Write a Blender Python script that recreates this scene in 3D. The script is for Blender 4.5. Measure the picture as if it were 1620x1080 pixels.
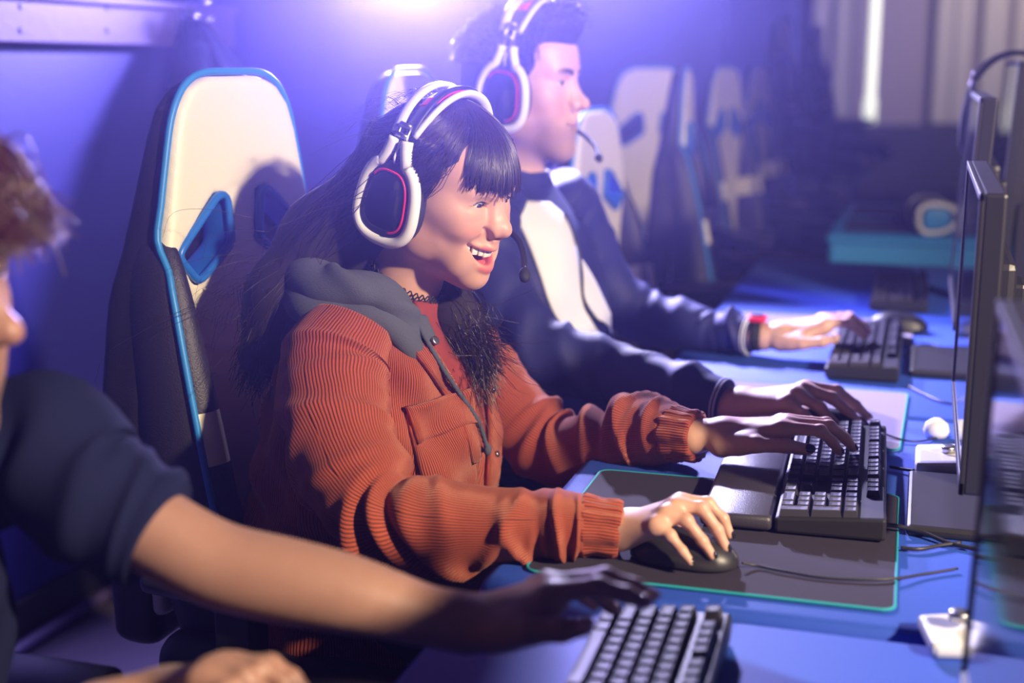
import bpy, bmesh, math, random
import numpy as np
from mathutils import Vector, Matrix, Euler

for o in list(bpy.data.objects):
    bpy.data.objects.remove(o, do_unlink=True)
scene = bpy.context.scene
col = scene.collection
random.seed(7)
rng = np.random.default_rng(7)
PI = math.pi

# ------------------------------------------------------------------ camera
FPX, HY, VX, CAMZ = 2100.0, 100.0, 1470.0, 1.30
PITCH = math.atan((540 - HY) / FPX)
YAW = math.atan((VX - 810) / math.hypot(FPX, 540 - HY))
cam_d = bpy.data.cameras.new('camera')
cam_d.sensor_width = 36.0
cam_d.lens = FPX * 36.0 / 1620.0
cam_d.clip_start = 0.05
cam_d.dof.use_dof = True
cam_d.dof.focus_distance = 1.74
cam_d.dof.aperture_fstop = 2.2
cam = bpy.data.objects.new('camera', cam_d)
cam.location = (0, 0, CAMZ)
cam.rotation_euler = (PI / 2 - PITCH, 0, YAW)
col.objects.link(cam)
scene.camera = cam

# ------------------------------------------------------------------ world, lights, exposure
scene.view_settings.view_transform = 'Standard'
scene.view_settings.look = 'None'
scene.view_settings.gamma = 1.0
scene.view_settings.exposure = 0.0
scene.view_settings.use_curve_mapping = False
scene.cycles.use_denoising = True
scene.cycles.volume_bounces = 0
scene.cycles.max_bounces = 6
world = bpy.data.worlds.new('room_ambience')
scene.world = world
world.use_nodes = True
bg = world.node_tree.nodes['Background']
bg.inputs[0].default_value = (0.10, 0.075, 0.42, 1)
bg.inputs[1].default_value = 0.05

def aim(o, target):
    d = Vector(target) - o.location
    o.rotation_euler = d.to_track_quat('-Z', 'Y').to_euler()

def spot(name, loc, target, color, power, angle, blend=0.4, radius=0.08):
    l = bpy.data.lights.new(name, 'SPOT')
    l.color = color; l.energy = power; l.spot_size = math.radians(angle); l.spot_blend = blend
    l.shadow_soft_size = radius
    o = bpy.data.objects.new(name, l); col.objects.link(o); o.location = loc; aim(o, target)
    return o

HAZE = 0.037
# violet stage lamp behind the players, warm key lamp beyond the monitors
spot('stage_lamp_violet', (-1.45, 3.72, 1.70), (-0.4, 1.3, 1.30), (0.44, 0.37, 1.0), 740, 118, 0.6, 0.07)
spot('added_lavender_fill', (-0.88, 3.60, 1.80), (-0.10, 2.25, 0.75), (0.60, 0.56, 1.0), 430, 60, 0.5, 0.05)  # added fill raking desks and hands from behind, not a lamp of the room
spot('stage_lamp_warm', (1.9, 0.35, 2.2), (-0.8, 2.1, 1.0), (1.0, 0.80, 0.58), 720, 75, 0.5, 0.07)
spot('far_wall_light', (0.9, 11.6, 2.75), (0.6, 13.9, 1.2), (1.0, 0.86, 0.88), 300, 150, 0.5, 0.3)  # unseen light put in to brighten the far wall

# ------------------------------------------------------------------ helpers
CF = np.array([-math.sin(YAW) * math.cos(PITCH), math.cos(YAW) * math.cos(PITCH), -math.sin(PITCH)])
CR = np.array([math.cos(YAW), math.sin(YAW), 0.0])
CU = np.cross(CR, CF)
def ray(x, y):
    return CF + CR * (x - 810) / FPX + CU * (540 - y) / FPX
def atY(x, y, Y):
    r = ray(x, y); return np.array([0, 0, CAMZ]) + r * (Y / r[1])
def atX(x, y, X):
    r = ray(x, y); return np.array([0, 0, CAMZ]) + r * (X / r[0])
def atZ(x, y, Z):
    r = ray(x, y); return np.array([0, 0, CAMZ]) + r * ((Z - CAMZ) / r[2])

ORIG = {}
def tag(o, label=None, cat=None, group=None, kind=None):
    if label: o['label'] = label
    if cat: o['category'] = cat
    if group: o['group'] = group
    if kind: o['kind'] = kind
    return o

def empty(name, loc=(0, 0, 0), rz=0.0):
    o = bpy.data.objects.new(name, None)
    o.empty_display_size = 0.1
    col.objects.link(o); o.location = loc; o.rotation_euler = (0, 0, rz)
    ORIG[o] = np.array(loc, float)
    return o

def make_mesh(name, V, F, smooth=True, uv=None):
    """V (n,3); F list of faces or (m,k) int array; uv (loops,2) optional"""
    me = bpy.data.meshes.new(name)
    V = np.asarray(V, np.float32)
    if isinstance(F, np.ndarray):
        m, k = F.shape
        me.vertices.add(len(V)); me.vertices.foreach_set('co', V.ravel())
        me.loops.add(m * k); me.loops.foreach_set('vertex_index', F.astype(np.int32).ravel())
        me.polygons.add(m)
        me.polygons.foreach_set('loop_start', np.arange(0, m * k, k, dtype=np.int32))
        me.update(calc_edges=True)
    else:
        me.from_pydata([tuple(map(float, v)) for v in V], [], F)
        me.update()
    if uv is not None:
        l = me.uv_layers.new(name='UVMap')
        l.data.foreach_set('uv', np.asarray(uv, np.float32).ravel())
    if smooth:
        me.polygons.foreach_set('use_smooth', np.ones(len(me.polygons), bool))
    me.validate()
    return me

def link(name, me, m=None, parent=None):
    o = bpy.data.objects.new(name, me)
    col.objects.link(o)
    if m is not None:
        me.materials.clear()
        for q in (m if isinstance(m, (list, tuple)) else [m]):
            me.materials.append(q)
    if parent is not None:
        o.parent = parent
    ORIG[o] = np.zeros(3) if parent is None else ORIG[parent]
    return o

def part(name, V, F, m, parent=None, smooth=True, uv=None):
    """verts in world coordinates (or in the local frame of a parent at the origin)"""
    V = np.asarray(V, float)
    off = ORIG[parent] if parent is not None else np.zeros(3)
    return link(name, make_mesh(name, V - off, F, smooth, uv), m, parent)

def copy_tree(o, parent=None):
    c = o.copy(); col.objects.link(c); c.parent = parent
    ORIG[c] = np.zeros(3)
    for ch in list(o.children):
        copy_tree(ch, c)
    return c

class MB:
    """collects faces for one mesh"""
    def __init__(s): s.v = []; s.f = []; s.n = 0
    def add(s, V, F):
        V = np.asarray(V, float)
        s.v.append(V)
        s.f += [tuple(int(i) + s.n for i in f) for f in F]
        s.n += len(V); return s
    def box(s, lo, hi, b=0.0, M=None):
        V, F = rbox(lo, hi, b)
        if M is not None: V = V @ M[:3, :3].T + M[:3, 3]
        return s.add(V, F)
    def tube(s, P, r, n=8, cap=True):
        V, F, _ = sweep(P, r, n, cap=cap); return s.add(V, F)
    def lathe(s, prof, n=24, M=None):
        V, F = lathe(prof, n)
        if M is not None: V = V @ M[:3, :3].T + M[:3, 3]
        return s.add(V, F)
    def build(s, name, m, parent=None, smooth=False):
        return part(name, np.vstack(s.v), s.f, m, parent, smooth)

def rbox(lo, hi, b=0.0):
    lo = np.array(lo, float); hi = np.array(hi, float)
    if b <= 0:
        V = np.array([(x, y, z) for x in (lo[0], hi[0]) for y in (lo[1], hi[1]) for z in (lo[2], hi[2])])
        F = [(0, 1, 3, 2), (4, 6, 7, 5), (0, 4, 5, 1), (2, 3, 7, 6), (0, 2, 6, 4), (1, 5, 7, 3)]
        return V, F
    bm = bmesh.new()
    bmesh.ops.create_cube(bm, size=1.0)
    for v in bm.verts:
        v.co = Vector([(lo[i] + hi[i]) / 2 + v.co[i] * (hi[i] - lo[i]) for i in range(3)])
    b = min(b, 0.49 * float((hi - lo).min()))
    bmesh.ops.bevel(bm, geom=list(bm.edges), offset=b, segments=2, profile=0.5, affect='EDGES')
    V = np.array([v.co[:] for v in bm.verts]); bm.verts.index_update()
    F = [tuple(v.index for v in f.verts) for f in bm.faces]
    bm.free()
    return V, F

def lathe(prof, n=24):
    """prof [(r,z)...] about z"""
    V = []; F = []
    for (r, z) in prof:
        for k in range(n):
            a = 2 * PI * k / n; V.append((r * math.cos(a), r * math.sin(a), z))
    for i in range(len(prof) - 1):
        for k in range(n):
            F.append((i * n + k, i * n + (k + 1) % n, (i + 1) * n + (k + 1) % n, (i + 1) * n + k))
    F.append(tuple(range(n - 1, -1, -1))); F.append(tuple((len(prof) - 1) * n + k for k in range(n)))
    return np.array(V), F

def catmull(P, m=8):
    """smooth curve through control rows (any width), m samples per span"""
    P = np.asarray(P, float)
    Q = np.vstack([2 * P[0] - P[1], P, 2 * P[-1] - P[-2]])
    out = []
    for i in range(1, len(Q) - 2):
        p0, p1, p2, p3 = Q[i - 1], Q[i], Q[i + 1], Q[i + 2]
        for t in np.arange(m) / m:
            out.append(0.5 * ((2 * p1) + (-p0 + p2) * t + (2 * p0 - 5 * p1 + 4 * p2 - p3) * t * t + (-p0 + 3 * p1 - 3 * p2 + p3) * t ** 3))
    out.append(P[-1])
    return np.array(out)

def frames(P, up=(0, 0, 1)):
    P = np.asarray(P, float)
    T = np.gradient(P, axis=0)
    T /= np.linalg.norm(T, axis=1)[:, None] + 1e-12
    up = np.array(up, float)
    N = np.zeros_like(T)
    n = up - T[0] * (up @ T[0])
    if np.linalg.norm(n) < 1e-4:
        n = np.array([1.0, 0.3, 0]) - T[0] * T[0][0]
    n /= np.linalg.norm(n)
    for i in range(len(P)):
        n = n - T[i] * (n @ T[i]); n /= np.linalg.norm(n) + 1e-12; N[i] = n
    return T, N, np.cross(T, N)

def sweep(P, r, n=12, cap=True, up=(0, 0, 1), disp=None, uvw=None):
    """tube along P; r scalar, (m,), or (m,2) radii along N (up) and B; disp(u (n,), t index array) -> added radius (m,n)"""
    P = np.asarray(P, float); m = len(P)
    T, N, B = frames(P, up)
    r = np.asarray(r, float)
    if r.ndim == 0: r = np.full(m, float(r))
    if r.ndim == 1: r = np.stack([r, r], 1)
    a = np.arange(n) * 2 * PI / n
    ca, sa = np.cos(a), np.sin(a)
    R1 = r[:, 0][:, None] * np.ones(n); R2 = r[:, 1][:, None] * np.ones(n)
    if disp is not None:
        d = disp(a, np.arange(m) / (m - 1.0)); R1 = R1 + d; R2 = R2 + d
    V = P[:, None, :] + N[:, None, :] * (R1 * ca)[:, :, None] + B[:, None, :] * (R2 * sa)[:, :, None]
    V = V.reshape(-1, 3)
    i = np.arange(m - 1)[:, None]; k = np.arange(n)[None, :]; k2 = (k + 1) % n
    Q = np.stack([i * n + k, i * n + k2, (i + 1) * n + k2, (i + 1) * n + k], -1).reshape(-1, 4)
    F = [tuple(q) for q in Q.tolist()]
    # uv in metres: u around (mean girth), v along
    L = np.concatenate([[0], np.cumsum(np.linalg.norm(np.diff(P, axis=0), axis=1))])
    g = uvw if uvw else float(2 * PI * r.mean())
    uv = []
    for ii in range(m - 1):
        for kk in range(n):
            u0, u1 = kk / n * g, (kk + 1) / n * g
            uv += [(u0, L[ii]), (u1, L[ii]), (u1, L[ii + 1]), (u0, L[ii + 1])]
    if cap:
        F.append(tuple(range(n - 1, -1, -1))); F.append(tuple((m - 1) * n + k for k in range(n)))
        uv += [(0, 0)] * (2 * n)
    return V, F, uv

def tube(name, P, r, m, parent=None, n=8, smooth=True, up=(0, 0, 1), disp=None, cap=True):
    V, F, uv = sweep(P, r, n, cap, up, disp)
    return part(name, V, F, m, parent, smooth, uv)

def grid_faces(nu, nv, wrap_u=False):
    F = []
    for j in range(nv - 1):
        for i in range(nu if wrap_u else nu - 1):
            i2 = (i + 1) % nu
            F.append((j * nu + i, j * nu + i2, (j + 1) * nu + i2, (j + 1) * nu + i))
    return F

def strands(name, paths, r0, r1, m, parent, n=3):
    """paths (k,m,3) -> one mesh of thin tapering hairs"""
    paths = np.asarray(paths, float); K, M, _ = paths.shape
    T = np.gradient(paths, axis=1); T /= np.linalg.norm(T, axis=2)[..., None] + 1e-9
    ref = np.array([0.31, 0.77, 0.55])
    N = np.cross(T, ref); N /= np.linalg.norm(N, axis=2)[..., None] + 1e-9
    B = np.cross(T, N)
    rad = np.linspace(r0, r1, M)[None, :, None, None]
    a = np.arange(n) * 2 * PI / n
    V = paths[:, :, None, :] + rad * (N[:, :, None, :] * np.cos(a)[None, None, :, None] + B[:, :, None, :] * np.sin(a)[None, None, :, None])
    V = V.reshape(-1, 3)
    s = np.arange(K)[:, None, None] * (M * n); i = np.arange(M - 1)[None, :, None] * n; k = np.arange(n)[None, None, :]
    k2 = (k + 1) % n
    F = np.stack([s + i + k, s + i + k2, s + i + n + k2, s + i + n + k], -1).reshape(-1, 4)
    o = part(name, V, F, m, parent); o['kind'] = 'stuff'
    return o

# ---- signed distance modelling (numpy) + surface nets
def rot_euler(rx=0, ry=0, rz=0):
    return np.array(Euler((rx, ry, rz), 'XYZ').to_matrix())

class SDF:
    def __init__(s, lo, hi, h):
        s.lo = np.array(lo, float); s.h = h
        s.n = np.ceil((np.array(hi, float) - s.lo) / h).astype(int) + 1
        s.d = np.full(s.n, 0.03, np.float32)
    def _sub(s, lo, hi):
        i0 = np.clip(np.floor((np.asarray(lo) - s.lo) / s.h).astype(int), 0, s.n)
        i1 = np.clip(np.ceil((np.asarray(hi) - s.lo) / s.h).astype(int) + 1, 0, s.n)
        if (i1 <= i0).any(): return None
        ax = [(s.lo[k] + s.h * np.arange(i0[k], i1[k])).astype(np.float32) for k in range(3)]
        X = ax[0][:, None, None]; Y = ax[1][None, :, None]; Z = ax[2][None, None, :]
        return (slice(i0[0], i1[0]), slice(i0[1], i1[1]), slice(i0[2], i1[2])), X, Y, Z
    def _mix(s, sl, d, k, op):
        a = s.d[sl]
        if op == 'add':
            if k <= 0: s.d[sl] = np.minimum(a, d)
            else:
                hh = np.maximum(k - np.abs(a - d), 0) / k
                s.d[sl] = np.minimum(a, d) - hh * hh * k * 0.25
        else:
            d = -d
            if k <= 0: s.d[sl] = np.maximum(a, d)
            else:
                hh = np.maximum(k - np.abs(a - d), 0) / k
                s.d[sl] = np.maximum(a, d) + hh * hh * k * 0.25
    def ell(s, c, r, k=0.0, op='add', rot=None, mirror=False):
        c = np.array(c, float); r = np.array(r, float)
        R = np.eye(3) if rot is None else rot
        m = r.max() + k + 0.012
        q = s._sub(c - m, c + m)
        if q is not None:
            sl, X, Y, Z = q
            x, y, z = X - c[0], Y - c[1], Z - c[2]
            a = (R[0, 0] * x + R[1, 0] * y + R[2, 0] * z) / r[0]
            b = (R[0, 1] * x + R[1, 1] * y + R[2, 1] * z) / r[1]
            g = (R[0, 2] * x + R[1, 2] * y + R[2, 2] * z) / r[2]
            k0 = np.sqrt(a * a + b * b + g * g) + 1e-6
            k1 = np.sqrt((a / r[0]) ** 2 + (b / r[1]) ** 2 + (g / r[2]) ** 2) + 1e-6
            s._mix(sl, (k0 * (k0 - 1) / k1).astype(np.float32), k, op)
        if mirror:
            D = np.diag([1, -1, 1.0])
            s.ell(c * [1, -1, 1], r, k, op, None if rot is None else D @ R @ D)
        return s
    def cone(s, a, b, ra, rb, k=0.0, op='add', mirror=False, squash=None):
        """tapered capsule a->b; squash=(axis, factor) stretches distances along a world axis"""
        a = np.array(a, float); b = np.array(b, float)
        m = max(ra, rb) + k + 0.012
        q = s._sub(np.minimum(a, b) - m, np.maximum(a, b) + m)
        if q is not None:
            sl, X, Y, Z = q
            ba = b - a; L2 = ba @ ba + 1e-12
            px, py, pz = X - a[0], Y - a[1], Z - a[2]
            t = np.clip((px * ba[0] + py * ba[1] + pz * ba[2]) / L2, 0, 1)
            d = np.sqrt((px - ba[0] * t) ** 2 + (py - ba[1] * t) ** 2 + (pz - ba[2] * t) ** 2) - (ra + (rb - ra) * t)
            s._mix(sl, d.astype(np.float32), k, op)
        if mirror:
            s.cone(a * [1, -1, 1], b * [1, -1, 1], ra, rb, k, op)
        return s
    def chain(s, P, R, k=0.0, op='add', mirror=False, k0=None):
        for i in range(len(P) - 1):
            s.cone(P[i], P[i + 1], R[i], R[i + 1], (k0 if (i == 0 and k0 is not None) else k), op, mirror)
        return s
    def fn(s, lo, hi, f, k=0.0, op='add'):
        q = s._sub(lo, hi)
        if q is not None:
            sl, X, Y, Z = q
            s._mix(sl, np.broadcast_to(f(X, Y, Z), s.d[sl].shape).astype(np.float32), k, op)
        return s
    def mesh(s, smooth_it=0):
        d = s.d
        n = np.array(d.shape)
        sg = d < 0
        c = np.zeros(n - 1, np.uint8)
        for dx in (0, 1):
            for dy in (0, 1):
                for dz in (0, 1):
                    c += sg[dx:n[0] - 1 + dx, dy:n[1] - 1 + dy, dz:n[2] - 1 + dz]
        I = np.nonzero((c > 0) & (c < 8))
        N = len(I[0])
        corners = [(dx, dy, dz) for dx in (0, 1) for dy in (0, 1) for dz in (0, 1)]
        val = np.stack([d[I[0] + q[0], I[1] + q[1], I[2] + q[2]] for q in corners], 1)
        acc = np.zeros((N, 3), np.float32); cnt = np.zeros(N, np.float32)
        ca = np.array(corners, np.float32)
        for i in range(8):
            for j in range(i + 1, 8):
                if sum(abs(corners[i][k] - corners[j][k]) for k in range(3)) != 1: continue
                mk = (val[:, i] < 0) != (val[:, j] < 0)
                den = val[:, i] - val[:, j]
                t = np.where(mk, val[:, i] / np.where(den == 0, 1, den), 0)
                p = ca[i] + t[:, None] * (ca[j] - ca[i])
                acc += np.where(mk[:, None], p, 0); cnt += mk
        V = np.stack(I, 1) + acc / cnt[:, None]
        V = s.lo + V * s.h
        idx = np.full(n - 1, -1, np.int32); idx[I] = np.arange(N)
        Q = []
        for ax in range(3):
            o1, o2 = (ax + 1) % 3, (ax + 2) % 3
            A = [slice(0, n[k]) for k in range(3)]; A[ax] = slice(0, n[ax] - 1)
            Bs = [slice(0, n[k]) for k in range(3)]; Bs[ax] = slice(1, n[ax])
            e0 = sg[tuple(A)]; e1 = sg[tuple(Bs)]
            J = np.nonzero(e0 != e1)
            ok = (J[o1] > 0) & (J[o2] > 0) & (J[o1] < n[o1] - 1) & (J[o2] < n[o2] - 1)
            J = [j[ok] for j in J]
            flip = e0[tuple(J)]
            def cell(a, b):
                K = [j.copy() for j in J]; K[o1] = K[o1] - a; K[o2] = K[o2] - b
                return idx[tuple(K)]
            q = np.stack([cell(1, 1), cell(0, 1), cell(0, 0), cell(1, 0)], 1)
            q = np.where(flip[:, None], q, q[:, ::-1])
            Q.append(q)
        Q = np.concatenate(Q)
        Q = Q[(Q >= 0).all(1)]
        for _ in range(smooth_it):
            V = lap_smooth(V, Q, 0.5)
        return V, Q

def lap_smooth(V, Q, f=0.5):
    S = np.zeros_like(V); C = np.zeros(len(V))
    for a, b in ((0, 1), (1, 2), (2, 3), (3, 0)):
        np.add.at(S, Q[:, a], V[Q[:, b]]); np.add.at(C, Q[:, a], 1)
        np.add.at(S, Q[:, b], V[Q[:, a]]); np.add.at(C, Q[:, b], 1)
    return V + f * (S / np.maximum(C, 1)[:, None] - V)

def set_attr(me, name, vals):
    a = me.attributes.new(name, 'FLOAT', 'POINT')
    a.data.foreach_set('value', np.asarray(vals, np.float32))

def sstep(x, a, b):
    t = np.clip((x - a) / (b - a), 0, 1); return t * t * (3 - 2 * t)

# ------------------------------------------------------------------ materials
def nmat(name):
    m = bpy.data.materials.new(name); m.use_nodes = True
    nt = m.node_tree
    return m, nt, nt.nodes['Principled BSDF']

def mat(name, c, rough=0.5, metal=0.0, bump=0.0, scale=200.0, var=0.0, coat=0.0, sheen=0.0, sub=0.0, emit=None, es=0.0, spec=None, coords='Object'):
    m, nt, b = nmat(name)
    b.inputs['Base Color'].default_value = (*c, 1)
    b.inputs['Roughness'].default_value = rough
    b.inputs['Metallic'].default_value = metal
    b.inputs['Coat Weight'].default_value = coat
    b.inputs['Sheen Weight'].default_value = sheen
    if spec is not None: b.inputs['Specular IOR Level'].default_value = spec
    if sub:
        b.inputs['Subsurface Weight'].default_value = sub
        b.inputs['Subsurface Radius'].default_value = (0.012, 0.005, 0.003)
        b.inputs['Subsurface Scale'].default_value = 0.5
    if emit:
        b.inputs['Emission Color'].default_value = (*emit, 1); b.inputs['Emission Strength'].default_value = es
    if bump or var:
        tc = nt.nodes.new('ShaderNodeTexCoord'); nz = nt.nodes.new('ShaderNodeTexNoise')
        nz.inputs['Scale'].default_value = scale; nz.inputs['Detail'].default_value = 4
        nt.links.new(tc.outputs[coords], nz.inputs['Vector'])
        if bump:
            bp = nt.nodes.new('ShaderNodeBump'); bp.inputs['Strength'].default_value = bump; bp.inputs['Distance'].default_value = 0.002
            nt.links.new(nz.outputs['Fac'], bp.inputs['Height']); nt.links.new(bp.outputs['Normal'], b.inputs['Normal'])
        if var:
            mx = nt.nodes.new('ShaderNodeMix'); mx.data_type = 'RGBA'
            mx.inputs[6].default_value = (*[x * (1 - var) for x in c], 1); mx.inputs[7].default_value = (*[min(1, x * (1 + var)) for x in c], 1)
            nt.links.new(nz.outputs['Fac'], mx.inputs[0]); nt.links.new(mx.outputs[2], b.inputs['Base Color'])
    return m

def corduroy(name, c, pitch=0.0036, dark=0.45, rough=0.85):
    """wales run along v of the UV map (u in metres across them)"""
    m, nt, b = nmat(name)
    b.inputs['Roughness'].default_value = rough
    b.inputs['Sheen Weight'].default_value = 0.35
    b.inputs['Sheen Tint'].default_value = (1.0, 0.55, 0.4, 1)
    uv = nt.nodes.new('ShaderNodeUVMap')
    sp = nt.nodes.new('ShaderNodeSeparateXYZ'); nt.links.new(uv.outputs[0], sp.inputs[0])
    nz = nt.nodes.new('ShaderNodeTexNoise'); nz.inputs['Scale'].default_value = 25
    nt.links.new(uv.outputs[0], nz.inputs['Vector'])
    wob = nt.nodes.new('ShaderNodeMath'); wob.operation = 'MULTIPLY_ADD'; wob.inputs[1].default_value = 0.004
    nt.links.new(nz.outputs['Fac'], wob.inputs[0]); nt.links.new(sp.outputs[0], wob.inputs[2])
    ml = nt.nodes.new('ShaderNodeMath'); ml.operation = 'MULTIPLY'; ml.inputs[1].default_value = 2 * PI / pitch
    nt.links.new(wob.outputs[0], ml.inputs[0])
    sn = nt.nodes.new('ShaderNodeMath'); sn.operation = 'SINE'; nt.links.new(ml.outputs[0], sn.inputs[0])
    mr = nt.nodes.new('ShaderNodeMapRange'); mr.inputs[1].default_value = -1; mr.inputs[2].default_value = 0.3
    nt.links.new(sn.outputs[0], mr.inputs[0])
    nz2 = nt.nodes.new('ShaderNodeTexNoise'); nz2.inputs['Scale'].default_value = 900
    nt.links.new(uv.outputs[0], nz2.inputs['Vector'])
    mx = nt.nodes.new('ShaderNodeMix'); mx.data_type = 'RGBA'
    mx.inputs[6].default_value = (*[x * dark for x in c], 1); mx.inputs[7].default_value = (*c, 1)
    nt.links.new(mr.outputs[0], mx.inputs[0]); nt.links.new(mx.outputs[2], b.inputs['Base Color'])
    bp = nt.nodes.new('ShaderNodeBump'); bp.inputs['Strength'].default_value = 0.9; bp.inputs['Distance'].default_value = 0.0016
    nt.links.new(mr.outputs[0], bp.inputs['Height']); nt.links.new(bp.outputs['Normal'], b.inputs['Normal'])
    return m

def skin_mat(name, c, lip=(0.55, 0.10, 0.11), rough=0.45, hairc=(0.02, 0.013, 0.012), stub=(0.10, 0.06, 0.05)):
    """skin with point attributes: lip, brow, nail, stub, blush"""
    m, nt, b = nmat(name)
    b.inputs['Roughness'].default_value = rough
    b.inputs['Subsurface Weight'].default_value = 0.22
    b.inputs['Subsurface Radius'].default_value = (0.010, 0.0035, 0.002)
    b.inputs['Subsurface Scale'].default_value = 0.6
    b.inputs['Sheen Weight'].default_value = 0.08
    cur = None
    base = nt.nodes.new('ShaderNodeTexNoise'); base.inputs['Scale'].default_value = 45
    tc = nt.nodes.new('ShaderNodeTexCoord'); nt.links.new(tc.outputs['Object'], base.inputs['Vector'])
    mx = nt.nodes.new('ShaderNodeMix'); mx.data_type = 'RGBA'
    mx.inputs[6].default_value = (c[0] * .93, c[1] * .88, c[2] * .88, 1); mx.inputs[7].default_value = (min(1, c[0] * 1.05), c[1] * 1.08, c[2] * 1.08, 1)
    nt.links.new(base.outputs['Fac'], mx.inputs[0]); cur = mx.outputs[2]
    for an, cc in (('blush', (c[0] * .95, c[1] * .62, c[2] * .6)), ('stub', stub), ('brow', hairc), ('lip', lip)):
        at = nt.nodes.new('ShaderNodeAttribute'); at.attribute_name = an
        q = nt.nodes.new('ShaderNodeMix'); q.data_type = 'RGBA'
        nt.links.new(at.outputs['Fac'], q.inputs[0]); nt.links.new(cur, q.inputs[6]); q.inputs[7].default_value = (*cc, 1)
        cur = q.outputs[2]
    nt.links.new(cur, b.inputs['Base Color'])
    nz = nt.nodes.new('ShaderNodeTexNoise'); nz.inputs['Scale'].default_value = 700; nz.inputs['Detail'].default_value = 3
    nt.links.new(tc.outputs['Object'], nz.inputs['Vector'])
    bp = nt.nodes.new('ShaderNodeBump'); bp.inputs['Strength'].default_value = 0.12; bp.inputs['Distance'].default_value = 0.001
    nt.links.new(nz.outputs['Fac'], bp.inputs['Height']); nt.links.new(bp.outputs['Normal'], b.inputs['Normal'])
    return m

def hair_mat(name, c, rough=0.32):
    m, nt, b = nmat(name)
    b.inputs['Base Color'].default_value = (*c, 1)
    b.inputs['Roughness'].default_value = rough
    b.inputs['Specular IOR Level'].default_value = 0.6
    return m

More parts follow.
